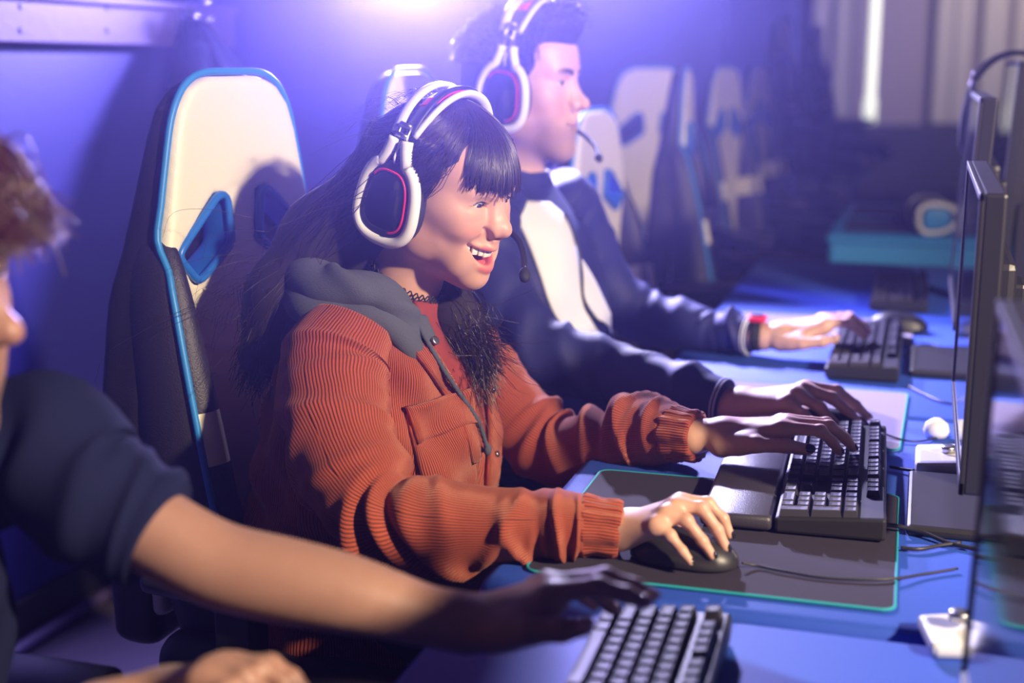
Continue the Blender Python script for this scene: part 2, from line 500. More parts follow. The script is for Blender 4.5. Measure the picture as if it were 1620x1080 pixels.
M = dict(
    wall=mat('blue_paint', (0.028, 0.029, 0.24), 0.55, bump=0.25, scale=60, var=0.06),
    carpet=mat('violet_grey_carpet', (0.075, 0.06, 0.095), 0.95, bump=0.8, scale=500, var=0.25),
    farwall=mat('grey_lilac_paint', (0.23, 0.19, 0.25), 0.8, var=0.05, scale=3),
    dark=mat('dark_paint', (0.02, 0.018, 0.03), 0.6),
    wood=mat('painted_wood', (0.105, 0.072, 0.20), 0.6, bump=0.5, scale=40, var=0.1),
    white=mat('white_plastic', (0.80, 0.80, 0.82), 0.35),
    cream=mat('cream_leatherette', (0.80, 0.74, 0.60), 0.48, bump=0.25, scale=420),
    blackleather=mat('black_leatherette', (0.018, 0.014, 0.026), 0.50, bump=0.35, scale=420),
    bluepipe=mat('blue_piping', (0.02, 0.22, 0.62), 0.45),
    blueplastic=mat('blue_plastic', (0.015, 0.14, 0.55), 0.35),
    black=mat('black_plastic', (0.022, 0.021, 0.026), 0.42),
    blackgloss=mat('black_gloss', (0.012, 0.012, 0.016), 0.12),
    blackmatte=mat('black_matte', (0.018, 0.017, 0.022), 0.75),
    chrome=mat('chrome', (0.75, 0.75, 0.78), 0.22, 1.0),
    red=mat('red_plastic', (0.75, 0.02, 0.07), 0.35),
    deskblue=mat('blue_desk_fabric', (0.022, 0.080, 0.50), 0.7, bump=0.25, scale=300, var=0.05),
    deskedge=mat('blue_desk_edge', (0.02, 0.12, 0.50), 0.45),
    desklight=mat('light_blue_laminate', (0.03, 0.30, 0.72), 0.5),
    padgrey=mat('dark_grey_mousepad_cloth', (0.024, 0.019, 0.040), 0.9, bump=0.35, scale=900, var=0.12),
    padlight=mat('grey_mousepad_cloth', (0.26, 0.23, 0.30), 0.9, bump=0.3, scale=900, var=0.06),
    teal=mat('teal_stitching', (0.01, 0.30, 0.36), 0.7),
    key=mat('black_keycap', (0.045, 0.042, 0.056), 0.55, spec=0.2),
    kbody=mat('black_keyboard_case', (0.020, 0.019, 0.024), 0.5, spec=0.3),
    rest=mat('wrist_rest_leatherette', (0.045, 0.040, 0.055), 0.38, bump=0.3, scale=600),
    navy=mat('navy_jersey', (0.020, 0.024, 0.12), 0.62, spec=0.3),
    whitecloth=mat('white_jersey', (0.78, 0.78, 0.82), 0.7),
    tshirt=mat('dark_navy_cotton', (0.010, 0.013, 0.042), 0.95, bump=0.3, scale=700, spec=0.1),
    hoodie=mat('charcoal_jersey', (0.075, 0.082, 0.115), 0.95, bump=0.5, scale=700, var=0.2),
    tee=mat('rust_red_cotton', (0.25, 0.035, 0.026), 0.9, bump=0.2, scale=700),
    cord=corduroy('rust_corduroy', (0.40, 0.062, 0.024), dark=0.36),
    eyew=mat('eye_white', (0.75, 0.72, 0.72), 0.2),
    iris=mat('dark_iris', (0.03, 0.015, 0.01), 0.1),
    teeth=mat('teeth_enamel', (0.85, 0.80, 0.74), 0.18, sub=0.1),
    tongue=mat('tongue', (0.55, 0.12, 0.14), 0.3, sub=0.2),
    nail=mat('black_nail_polish', (0.012, 0.012, 0.014), 0.08, coat=1.0),
    nailskin=mat('bare_nail', (0.62, 0.36, 0.30), 0.25),
    skinw=skin_mat('warm_skin', (0.66, 0.37, 0.27)),
    skinm=skin_mat('light_skin', (0.68, 0.41, 0.32), lip=(0.52, 0.17, 0.16), stub=(0.20, 0.12, 0.11)),
    skinf=skin_mat('tan_skin', (0.37, 0.20, 0.155)),
    hairw=hair_mat('dark_brown_hair', (0.030, 0.015, 0.014)), hairbase=mat('hair_base', (0.016, 0.009, 0.010), 0.85),
    hairbasef=mat('auburn_hair_base', (0.030, 0.010, 0.009), 0.85),
    hairm=hair_mat('black_brown_hair', (0.020, 0.013, 0.011)),
    hairf=hair_mat('auburn_brown_hair', (0.10, 0.028, 0.026)),
    lash=mat('lashes', (0.008, 0.006, 0.006), 0.5),
    lace=mat('black_lace', (0.012, 0.010, 0.014), 0.6),
    denim=mat('dark_trousers', (0.02, 0.02, 0.035), 0.9),
    screen=mat('glossy_screen', (0.012, 0.012, 0.020), 0.08, spec=0.6),
    tubelight=mat('lit_tube', (0.9, 0.9, 0.85), 0.4, emit=(0.85, 0.9, 0.8), es=0.9),
    post=mat('pale_post_paint', (0.34, 0.31, 0.33), 0.6),
    steel=mat('brushed_steel', (0.5, 0.5, 0.54), 0.35, 1.0),
)
# ------------------------------------------------------------------ heads (local frame: x to the face, y to the person's left, z up)
def head_mesh(p, neck=None, h=0.0017):
    """p: dict of choices; neck: list of (local point, radius). Returns V, Q, attributes, eye data"""
    S = SDF((-.125, -.098, -.235), (.145, .098, .150), h)
    f = p.get('female', True)
    jw = 0.046 if f else 0.053          # jaw half width
    if f:
        S.ell((-.008, 0, .036), (.096, .075, .079)); S.ell((.040, 0, .050), (.050, .060, .050), .03)
    else:
        S.ell((-.008, 0, .045), (.098, .075, .086)); S.ell((.040, 0, .062), (.051, .060, .055), .03)
    eo_ = p.get('ez', .0205) - .0205
    S.ell((.036, 0, -.025), (.056, .056, .080), .03)
    chin = (.0795, 0, -.0905) if f else (.079, 0, -.097)
    S.cone((.068, 0, chin[2] + .007), (.006, jw - .006, -.052 if f else -.056), .0165 if f else .019, .020, .03, mirror=True)
    S.ell((.022, .050, -.022), (.036, .015, .042), .02, mirror=True)
    S.cone((.006, jw - .006, -.056), (-.012, .056, .0), .018, .022, .03, mirror=True)
    S.ell(chin, (.0145 if f else .0165, .017 if f else .023, .0140 if f else .0165), .016)
    # cheekbones and cheeks
    S.ell((.050, .045, -.002), (.028, .022, .020), .022, mirror=True)
    if p['smile'] > 0.5:
        S.ell((.070, .0345, -.0205), (.0215, .0215, .0190), .016, mirror=True)
        S.ell((.066, .034, -.062), (.018, .014, .022), .02, mirror=True)
    else:
        S.ell((.066, .033, -.026), (.020, .020, .022), .022, mirror=True)
        S.ell((.066, .028, -.060), (.019, .018, .024), .022, mirror=True)
    # muzzle
    S.ell((.074, 0, -.054), (.0235, .027, .024), .018)
    # brow
    S.ell((.073, .024, .039 + eo_), (.0165, .026, .0100 if f else .0115), .016, mirror=True)
    # eye sockets, lids
    ex, ey, ez = .0715, .0315, p.get('ez', .0205)
    S.ell((.0945, .030, .021 + eo_), (.011, .016, .0095), .014, 'sub', mirror=True)
    S.ell((ex, ey, ez), (.0146, .0160, .0142), .006, mirror=True)
    if p['smile'] > .5:
        S.ell((.0785, .0325, .0085 + eo_ * .8), (.0085, .0145, .0045), .008, mirror=True)   # bag pushed up by the smile
    # nose
    nl = p.get('nose', 1.0)
    S.cone((.0858, 0, .027 + eo_), (.1035 + .03 * (nl - 1), 0, -.009), .0075, .0092, .012)
    tipx = .1075 + .004 * (nl - 1) * 10
    S.ell((tipx, 0, -.0155), (.0118, .0118 if f else .0115, .0105), .010)
    S.ell((.0985, .0118, -.0200), (.0105, .0078, .0080), .006, mirror=True)
    S.cone((.088, .006, .012 + eo_ * .5), (.098, .010, -.012), .007, .008, .010, mirror=True)
    S.cone((.100, 0, -.024), (.097, 0, -.040), .0055, .0065, .010)               # philtrum
    S.ell((.1045, .0062, -.0275), (.0042, .0030, .0032), .003, 'sub', mirror=True)
    S.cone((.101, .0215, -.022), (.089, .0235, -.0165), .0022, .0020, .006, 'sub', mirror=True)
    if p['smile'] > .5:
        S.chain([(.0985, .0205, -.025), (.0930, .0300, -.032), (.0850, .0390, -.039)], [.0020, .0024, .0008], .010, 'sub', mirror=True)
    # ears
    S.ell((-.006, .076, -.004), (.018, .007, .031), .006, rot=rot_euler(0.0, .25, -.3), mirror=True)
    # neck
    if neck:
        for i in range(len(neck) - 1):
            S.cone(neck[i][0], neck[i + 1][0], neck[i][1], neck[i + 1][1], .022)
    # mouth
    mo = p['mouth']
    W, ZU, DR, CU_ = mo['w'], mo['zu'], mo['drop'], mo['curl']
    xf = mo.get('xf', .0985)
    ys = np.linspace(-W, W, 17); tt = (ys / W) ** 2
    zu = ZU + CU_ * tt
    zl = zu - DR * np.clip(1 - tt, 0, 1) ** 0.75
    arc = mo.get('arc', .021)
    xs = xf - arc * tt
    def cavity(X, Y, Z):
        t = (Y / W) ** 2
        u = ZU + CU_ * t; l = u - DR * np.clip(1 - t, 0, 1) ** 0.75
        return np.maximum(np.maximum(np.maximum(l - Z, Z - u), np.abs(Y) - W), (mo.get('depth', .062)) - X)
    if DR > .002:
        S.fn((.04, -W - .006, ZU - DR - .012), (.125, W + .006, ZU + CU_ + .012), cavity, .003, 'sub')
    ru = mo.get('ru', .0040) * (1 - .45 * tt); rl = mo.get('rl', .0050) * (1 - .5 * tt)
    up_c = np.stack([xs - .0005, ys, zu + ru * .75], 1); lo_c = np.stack([xs - .0030 - mo.get('lox', .001) * (1 - tt), ys, zl - rl * .75], 1)
    S.chain(up_c, ru, .0035); S.chain(lo_c, rl, .0035)
    # eye slit
    eo = p['eye_open']; ew = .0152
    def slit(sgn):
        def g(X, Y, Z):
            y = sgn * Y - ey
            q = np.clip(1 - (y / ew) ** 2, 0, 1)
            zc = ez - .0005 + p['eye_arch'] * q + .0015 * (y / ew)
            return np.maximum(np.maximum(np.abs(Z - zc) - eo * q, np.abs(y) - ew), .0635 - X)
        return g
    for sg_ in (1, -1):
        S.fn((.060, sg_ * ey - .018, ez - .012), (.1, sg_ * ey + .018, ez + .014), slit(sg_), .0012, 'sub')
    V, Q = S.mesh(1)
    # colour masks
    def near(chain_pts, rad):
        P = np.asarray(chain_pts); R_ = np.asarray(rad)
        m = np.zeros(len(V))
        sel = np.nonzero((V[:, 0] > .05) & (np.abs(V[:, 1]) < .05) & (V[:, 2] < -.02) & (V[:, 2] > -.12))[0]
        D = np.linalg.norm(V[sel][:, None, :] - P[None], axis=2) - R_[None]
        m[sel] = 1 - sstep(D.min(1), .0006, .0022)
        return m
    fine = lambda a: catmull(np.column_stack(a), 3)
    U_ = fine((up_c, ru)); L_ = fine((lo_c, rl))
    lip = np.maximum(near(U_[:, :3], U_[:, 3]), near(L_[:, :3], L_[:, 3]))
    y = V[:, 1]; t = (y / W) ** 2
    u = ZU + CU_ * t; l = u - DR * np.clip(1 - t, 0, 1) ** .75
    inside = (np.abs(y) < W) & (V[:, 2] < u + .001) & (V[:, 2] > l - .001) & (V[:, 0] > .045) & (V[:, 0] < xf - arc * t - .002)
    if DR > .002: lip = np.maximum(lip, inside)
    ay = np.abs(y)
    b0 = (ay - .010) / .040
    zb = p.get('brow_z', .041) + .0045 * np.sin(np.clip(b0, 0, 1) * 2.4)
    brow = (1 - sstep(np.abs(V[:, 2] - zb), p.get('brow_w', .0026) * .6, p.get('brow_w', .0026) * 1.5)) * (b0 > 0) * (b0 < 1) * (V[:, 0] > .04) * (1 - .6 * np.clip(b0, 0, 1) ** 3)
    stub = np.zeros(len(V))
    if not f:
        jaw = sstep(-V[:, 2], .030, .060) * sstep(V[:, 0], -.01, .02) * (1 - sstep(-V[:, 2], .115, .14))
        stub = .5 * jaw * (1 - lip)
        stub *= (1 - .8 * np.exp(-(((ay - .035) / .014) ** 2 + ((V[:, 2] + .042) / .016) ** 2)))
    bl = .55 * np.exp(-(((ay - .040) / .018) ** 2 + ((V[:, 2] + .018) / .018) ** 2)) * (V[:, 0] > .03)
    bl = np.maximum(bl, .35 * np.exp(-((ay / .016) ** 2 + ((V[:, 2] + .018) / .012) ** 2)) * (V[:, 0] > .09))
    return V, Q, dict(lip=lip, brow=brow, stub=stub, blush=bl)

def head_extras(root, Mw, p, skin):
    """eyes, lashes, teeth, tongue as children; Mw maps local -> world"""
    tr = lambda P: np.asarray(P) @ Mw[:3, :3].T + Mw[:3, 3]
    ex, ey, ez = .0715, .0315, p.get('ez', .0205)
    for sg_ in (1, -1):
        V, F = lathe([(.0132 * math.sin(a), -.0132 * math.cos(a)) for a in np.linspace(.02, PI - .02, 16)], 24)
        # axis of lathe z -> forward x
        V = np.stack([V[:, 2], V[:, 0], V[:, 1]], 1)
        o = part('eyeball', tr(V + [ex, sg_ * ey, ez]), F, M['eyew'], root)
        a = p.get('gaze', 0.0); c0 = np.array([math.cos(a), math.sin(a), -.12]); c0 /= np.linalg.norm(c0)
        Vd, Fd = lathe([(.0001, .00045), (.0035, .0003), (.0062, -.0009)], 20)
        q = Vector(c0).to_track_quat('Z', 'X').to_matrix(); q = np.array(q)
        part('iris', tr(Vd @ q.T + np.array([ex, sg_ * ey, ez]) + c0 * .0131), Fd, M['iris'], o)
        # lash line and lashes
        yy = np.linspace(-.0150, .0165, 14); qq = np.clip(1 - (yy / .0152) ** 2, 0, 1)
        z = ez - .0005 + p['eye_arch'] * qq + .0015 * (yy / .0152) + p['eye_open'] * qq
        x = ex + np.sqrt(np.maximum(.0152 ** 2 - yy ** 2 * .86 - (z - ez) ** 2, 1e-6))
        P = np.stack([x, sg_ * (ey + yy), z], 1)
        o = tube('eyelashes', tr(P), p.get('lash_r', .0011), M['lash'], root, 6)
        if p.get('female', True):
            L = []
            for _ in range(40):
                k = rng.random() * .98 + .01
                a0 = P[0] * (1 - k) + P[-1] * k
                i = k * 13; j = int(i); a0 = P[j] * (1 - (i - j)) + P[min(j + 1, 13)] * (i - j)
                d = np.array([.0065, sg_ * (k - .45) * .009, -.0012 + .002 * rng.random()])
                L.append([a0, a0 + d * .5, a0 + d + [0, 0, .0018]])
            strands('lash_hairs', tr(np.array(L)), .00022, .00008, M['lash'], o)
    mo = p['mouth']
    if mo['drop'] > .002:
        W, ZU = mo['w'], mo['zu']
        mb = MB()
        yc = 0.0
        ws = [.0090, .0072, .0078, .0072, .0070, .0068, .0068]
        for s in (1, -1):
            yc = 0.0
            for i, w in enumerate(ws):
                y = yc + w / 2; yc += w
                x = mo.get('xf', .0985) - .0075 - mo.get('arc', .021) * .85 * (y / W) ** 2
                hgt = [.0098, .0088, .0094, .0082, .0074, .0064, .0054][i] * mo.get('tooth', 1.0)
                top = ZU + mo['curl'] * (y / W) ** 2 + .003
                V, F = rbox((-.0045, -w * .52, -hgt - .003), (.0028, w * .52, 0), .0015)
                a = math.atan2(2 * mo.get('arc', .021) * .85 * y / W ** 2, 1) * .9
                V = V @ np.array([[math.cos(a), -math.sin(a), 0], [math.sin(a), math.cos(a), 0], [0, 0, 1]]).T
                V = (V + [x, y, top]) * [1, s, 1]
                if s < 0: F = [t[::-1] for t in F]
                mb.add(tr(V), F)
        mb.build('teeth', M['teeth'], root, True)
        if mo['drop'] > .012:
            S = SDF((.04, -.03, -.10), (.1, .03, -.05), .0015)
            S.ell((.070, 0, ZU - mo['drop'] + .001), (.020, .017, .0062))
            V, Q = S.mesh(1); part('tongue', tr(V), Q, M['tongue'], root)

P_WOMAN = dict(female=True, ez=.0125, smile=1.0, nose=1.0, eye_open=.0038, eye_arch=.0040, brow_z=.0355, brow_w=.0024, gaze=-.1, lash_r=.0009,
               mouth=dict(w=.0390, zu=-.0465, drop=.0240, curl=.0100, xf=.0990, arc=.0370, ru=.0032, rl=.0054, tooth=1.2, depth=.050))
P_MAN = dict(female=False, smile=.3, nose=1.15, eye_open=.0036, eye_arch=.0008, brow_z=.0375, brow_w=.0042, lash_r=.0007, gaze=0.0,
             mouth=dict(w=.0275, zu=-.0520, drop=.0075, curl=.0050, xf=.0970, arc=.0160, ru=.0032, rl=.0042, depth=.08, tooth=.7))
def frame(pos, yaw, pitch, roll, s):
    R_ = rot_euler(0, 0, yaw) @ rot_euler(0, pitch, 0) @ rot_euler(roll, 0, 0)
    T = np.eye(4); T[:3, :3] = R_ * s; T[:3, 3] = pos
    return T
def xf(T, P): return np.asarray(P, float) @ T[:3, :3].T + T[:3, 3]
def inv_pt(T, P): return (np.asarray(P, float) - T[:3, 3]) @ np.linalg.inv(T[:3, :3]).T
# ------------------------------------------------------------------ people helpers
class Body:
    def __init__(s): s.V = []; s.Q = []; s.A = {}; s.n = 0
    def add(s, V, Q, A=None):
        V = np.asarray(V, float); Q = np.asarray(Q)
        s.V.append(V); s.Q.append(Q + s.n)
        for k in ('lip', 'brow', 'stub', 'blush'):
            s.A.setdefault(k, []).append(np.zeros(len(V)) if A is None or k not in A else A[k])
        s.n += len(V)
    def build(s, name, m, parent):
        o = part(name, np.vstack(s.V), np.vstack(s.Q), m, parent)
        for k, v in s.A.items(): set_attr(o.data, k, np.concatenate(v))
        return o

def quads_only(F): return np.array([f for f in F if len(f) == 4])

HR_W = dict(mcp=.0098, pip=.0083, dip=.0073, tip=.0063, wr=.019)
def hand(body, J, rs=1.0, nails=None, parent=None, h=.0016, arm=None, wrist_len=.078, hr=HR_W):
    """J: dict of joints in px,py,Y (idx, mid, ring, pin, th, wrist, fa). arm: further [(point, radius)] up the arm"""
    P = {k: ([atY(*q) for q in v] if isinstance(v, list) else atY(*v)) for k, v in J.items()}
    mm = (P['idx'][0] + P['mid'][0] + P['ring'][0] + P['pin'][0]) / 4
    d = P['wrist'] - mm; L = np.linalg.norm(d)
    w = mm + d / L * min(L, wrist_len)
    lat = P['idx'][0] - P['pin'][0]; lat /= np.linalg.norm(lat)
    allp = np.vstack([w[None], P['idx'], P['mid'], P['ring'], P['pin'], P['th'], P['fa'][None], P['wrist'][None]] + ([np.array([a[0] for a in arm])] if arm else []))
    pad = .035 if not arm else .065
    S = SDF(allp.min(0) - pad, allp.max(0) + pad, h)
    ch = [(P['fa'], .024 * rs), (P['wrist'], .021 * rs), (w, .0185 * rs)]
    if L <= wrist_len + .01: ch = [(P['fa'], .023 * rs), (w, .0185 * rs)]
    if arm: ch = list(arm) + [(w, .0195 * rs)]
    if arm:
        q_ = catmull(np.array([np.append(c_[0], c_[1]) for c_ in ch]), 4); ch = [(c_[:3], c_[3]) for c_ in q_]
    for i in range(len(ch) - 1):
        a, b = ch[i], ch[i + 1]
        o1 = lat * .007 * rs
        S.cone(a[0] + o1, b[0] + o1, a[1], b[1], .012); S.cone(a[0] - o1, b[0] - o1, a[1], b[1], .012)
    zdown = np.array([0, 0, -1.0])
    for f, rr in (('idx', 1.0), ('mid', 1.02), ('ring', .97), ('pin', .86)):
        C = P[f]
        k = {'idx': .5, 'mid': .15, 'ring': -.2, 'pin': -.55}[f]
        S.cone(w + lat * .018 * k + zdown * .003, C[0] + zdown * .006 * rs, .0165 * rs, .0125 * rs * rr, .014)
        R_ = [hr['mcp'] * rs * rr, hr['pip'] * rs * rr, hr['dip'] * rs * rr, hr['tip'] * rs * rr]
        S.cone(C[0], C[1], R_[0], R_[1], .009)
        S.ell(C[1], [R_[1] * 1.06] * 3, .004)
        S.cone(C[1], C[2], R_[1] * .97, R_[2], .004)
        S.cone(C[2], C[3], R_[2], R_[3], .004)
    T_ = P['th']
    S.cone(w + lat * .012, T_[0], .015 * rs, .0155 * rs, .014)
    S.cone(T_[0], T_[1], .0155 * rs, .0115 * rs, .012)
    S.cone(P['idx'][0] + zdown * .008, T_[1] * .5 + T_[0] * .5, .010 * rs, .012 * rs, .014)
    S.cone(T_[1], T_[2], .0112 * rs, .0098 * rs, .005)
    S.cone(T_[2], T_[3], .0100 * rs, .0078 * rs, .005)
    V, Q = S.mesh(1)
    body.add(V, Q)
    # nails
    if nails is not None:
        for f, rr in (('idx', 1.0), ('mid', 1.02), ('ring', .97), ('pin', .84), ('th', 1.2)):
            C = P[f]
            t = C[3] - C[2]; t /= np.linalg.norm(t)
            bend = C[2] - C[1]; bend /= np.linalg.norm(bend)
            if f == 'th':
                u = np.array([-.25, -.75, .65]) if nails[1] == 'thumbside' else np.array([0, 0, 1.0])
            else:
                u = np.array([0, 0, 1.0]) + np.array([.6, 0, 0])
            u = u - t * (u @ t); u /= np.linalg.norm(u); b = np.cross(t, u)
            rt = (hr['tip'] if f != 'th' else .0070) * rs * rr
            c = C[3] + u * rt * .62 + t * .0008
            Vn, Fn = lathe([(math.sin(a), -math.cos(a)) for a in np.linspace(.05, PI - .05, 9)], 14)
            Vn = c + Vn[:, :1] * t * rt * 1.02 + Vn[:, 1:2] * b * rt * .80 + Vn[:, 2:3] * u * rt * .50
            part('fingernail', Vn, Fn, nails[0], parent)
    return w

def loft_z(st, n=96, m=8, ex=2.3, disp=None, yaw=0.0, up_cap=True):
    """stations [z, cx, cy, a(depth), b(width)]"""
    C = catmull(st, m)
    th = np.arange(n) * 2 * PI / n
    c, s = np.cos(th), np.sin(th)
    sx = np.sign(c) * np.abs(c) ** (2 / ex); sy = np.sign(s) * np.abs(s) ** (2 / ex)
    D = np.zeros((len(C), n)) if disp is None else disp(th, C[:, 0])
    X0 = (C[:, 3:4] + D) * sx; Y0 = (C[:, 4:5] + D) * sy
    cy, sn = math.cos(yaw), math.sin(yaw)
    X = C[:, 1:2] + X0 * cy - Y0 * sn; Y = C[:, 2:3] + X0 * sn + Y0 * cy
    V = np.stack([X, Y, np.repeat(C[:, :1], n, 1)], -1).reshape(-1, 3)
    m_ = len(C)
    F = grid_faces(n, m_, True)
    g = 2 * PI * .165
    uv = []
    for j in range(m_ - 1):
        for i in range(n):
            u0, u1 = i / n * g, (i + 1) / n * g
            uv += [(u0, C[j, 0]), (u1, C[j, 0]), (u1, C[j + 1, 0]), (u0, C[j + 1, 0])]
    F.append(tuple(range(n - 1, -1, -1))); F.append(tuple((m_ - 1) * n + k for k in range(n)))
    uv += [(0, 0)] * (2 * n)
    return V, F, uv

def folds(lst):
    """lst of (t0, a0, slant, width, amp, spread)"""
    def f(a, t):
        A, Tt = a[None, :], t[:, None]
        out = np.zeros((len(t), len(a)))
        for (t0, a0, sl, w, amp, spr) in lst:
            q = (1 + np.cos(A - a0)) * .5
            out += amp * np.exp(-((Tt - t0 - sl * np.sin(A - a0)) / w) ** 2) * q ** spr
        return out
    return f

def rand_folds(k, seed, amp, w, t0=0.05, t1=.95):
    r = np.random.default_rng(seed)
    return folds([(t0 + (t1 - t0) * r.random(), 2 * PI * r.random(), .10 * (r.random() - .5), w * (.6 + .8 * r.random()), amp * (.5 + r.random()) * (1 if r.random() < .65 else -.8), 1.0 + 1.5 * r.random()) for _ in range(k)])

from mathutils.bvhtree import BVHTree
def bvh_of(*objs):
    V = []; F = []; n = 0
    for o in objs:
        off = ORIG[o]
        vs = [Vector(np.array(v.co[:]) + off) for v in o.data.vertices]
        F += [tuple(i + n for i in p.vertices) for p in o.data.polygons]
        V += vs; n += len(vs)
    return BVHTree.FromPolygons(V, F)

def cast(bvh, o, d):
    """where a line of sight meets the surface, or the surface point nearest to the line"""
    hit, no, _, _ = bvh.ray_cast(o, d)
    if hit is None:
        best = None
        for t in np.arange(.7, 3.2, .02):
            h_, n_, _, ds = bvh.find_nearest(o + d * float(t))
            if h_ is not None and (best is None or ds < best[0]): best = (ds, h_, n_)
        hit, no = best[1], best[2]
    if no.dot(d) > 0: no = -no
    return hit, no

def patch(name, A, B, bvh, off, m, parent, nu=10, nv=40, thick=.003, uvs=True, smooth_pts=True):
    """panel of cloth lying on a surface, between two edge curves given as picture points; each gets its own thickness"""
    A = catmull(A, 12) if smooth_pts else np.asarray(A, float); B = catmull(B, 12) if smooth_pts else np.asarray(B, float)
    ia = np.linspace(0, len(A) - 1, nv); ib = np.linspace(0, len(B) - 1, nv)
    def lerp(C, i):
        j = np.minimum(i.astype(int), len(C) - 2); f = (i - j)[:, None]
        return C[j] * (1 - f) + C[j + 1] * f
    a, b = lerp(A, ia), lerp(B, ib)
    top = np.zeros((nv, nu, 3)); nor = np.zeros((nv, nu, 3)); last = None
    o = Vector((0, 0, CAMZ))
    for j in range(nv):
        for i in range(nu):
            q = a[j] * (1 - i / (nu - 1)) + b[j] * (i / (nu - 1))
            d = Vector(ray(*q)).normalized()
            hit, no = cast(bvh, o, d)
            top[j, i] = hit; nor[j, i] = no
    for _ in range(2):
        nn = nor.copy(); nn[1:-1] = (nor[:-2] + nor[1:-1] + nor[2:]) / 3; nn[:, 1:-1] = (nn[:, :-2] + nn[:, 1:-1] + nn[:, 2:]) / 3; nor = nn
    nor /= np.linalg.norm(nor, axis=2)[..., None]
    outer = top + nor * off; inner = top + nor * (off - thick)
    # pull the rim in so that the edge is rounded
    V = np.vstack([outer.reshape(-1, 3), inner.reshape(-1, 3)])
    F = grid_faces(nu, nv); K = nu * nv
    F += [tuple(i + K for i in f[::-1]) for f in grid_faces(nu, nv)]
    rim = [i for i in range(nu)] + [j * nu + nu - 1 for j in range(1, nv)] + [(nv - 1) * nu + i for i in range(nu - 2, -1, -1)] + [j * nu for j in range(nv - 2, 0, -1)]
    for q in range(len(rim)):
        r0, r1 = rim[q], rim[(q + 1) % len(rim)]
        F.append((r1, r0, r0 + K, r1 + K))
    U_ = np.zeros((nv, nu)); U_[:, 1:] = np.cumsum(np.linalg.norm(np.diff(outer, axis=1), axis=2), axis=1)
    Vv = np.zeros((nv, nu)); Vv[1:] = np.cumsum(np.linalg.norm(np.diff(outer, axis=0), axis=2), axis=0)
    UV = np.stack([U_, Vv], -1).reshape(-1, 2); UV = np.vstack([UV, UV])
    uv = [UV[i] for f in F for i in f]
    # face winding: outward
    ob = part(name, V, F, m, parent, True, uv)
    bm = bmesh.new(); bm.from_mesh(ob.data); bmesh.ops.recalc_face_normals(bm, faces=bm.faces); bm.to_mesh(ob.data); bm.free()
    return ob

def on_surface(px, py, bvh, off=0.0):
    d = Vector(ray(px, py)).normalized()
    hit, no = cast(bvh, Vector((0, 0, CAMZ)), d)
    return np.array(hit) + np.array(no) * off, np.array(no)

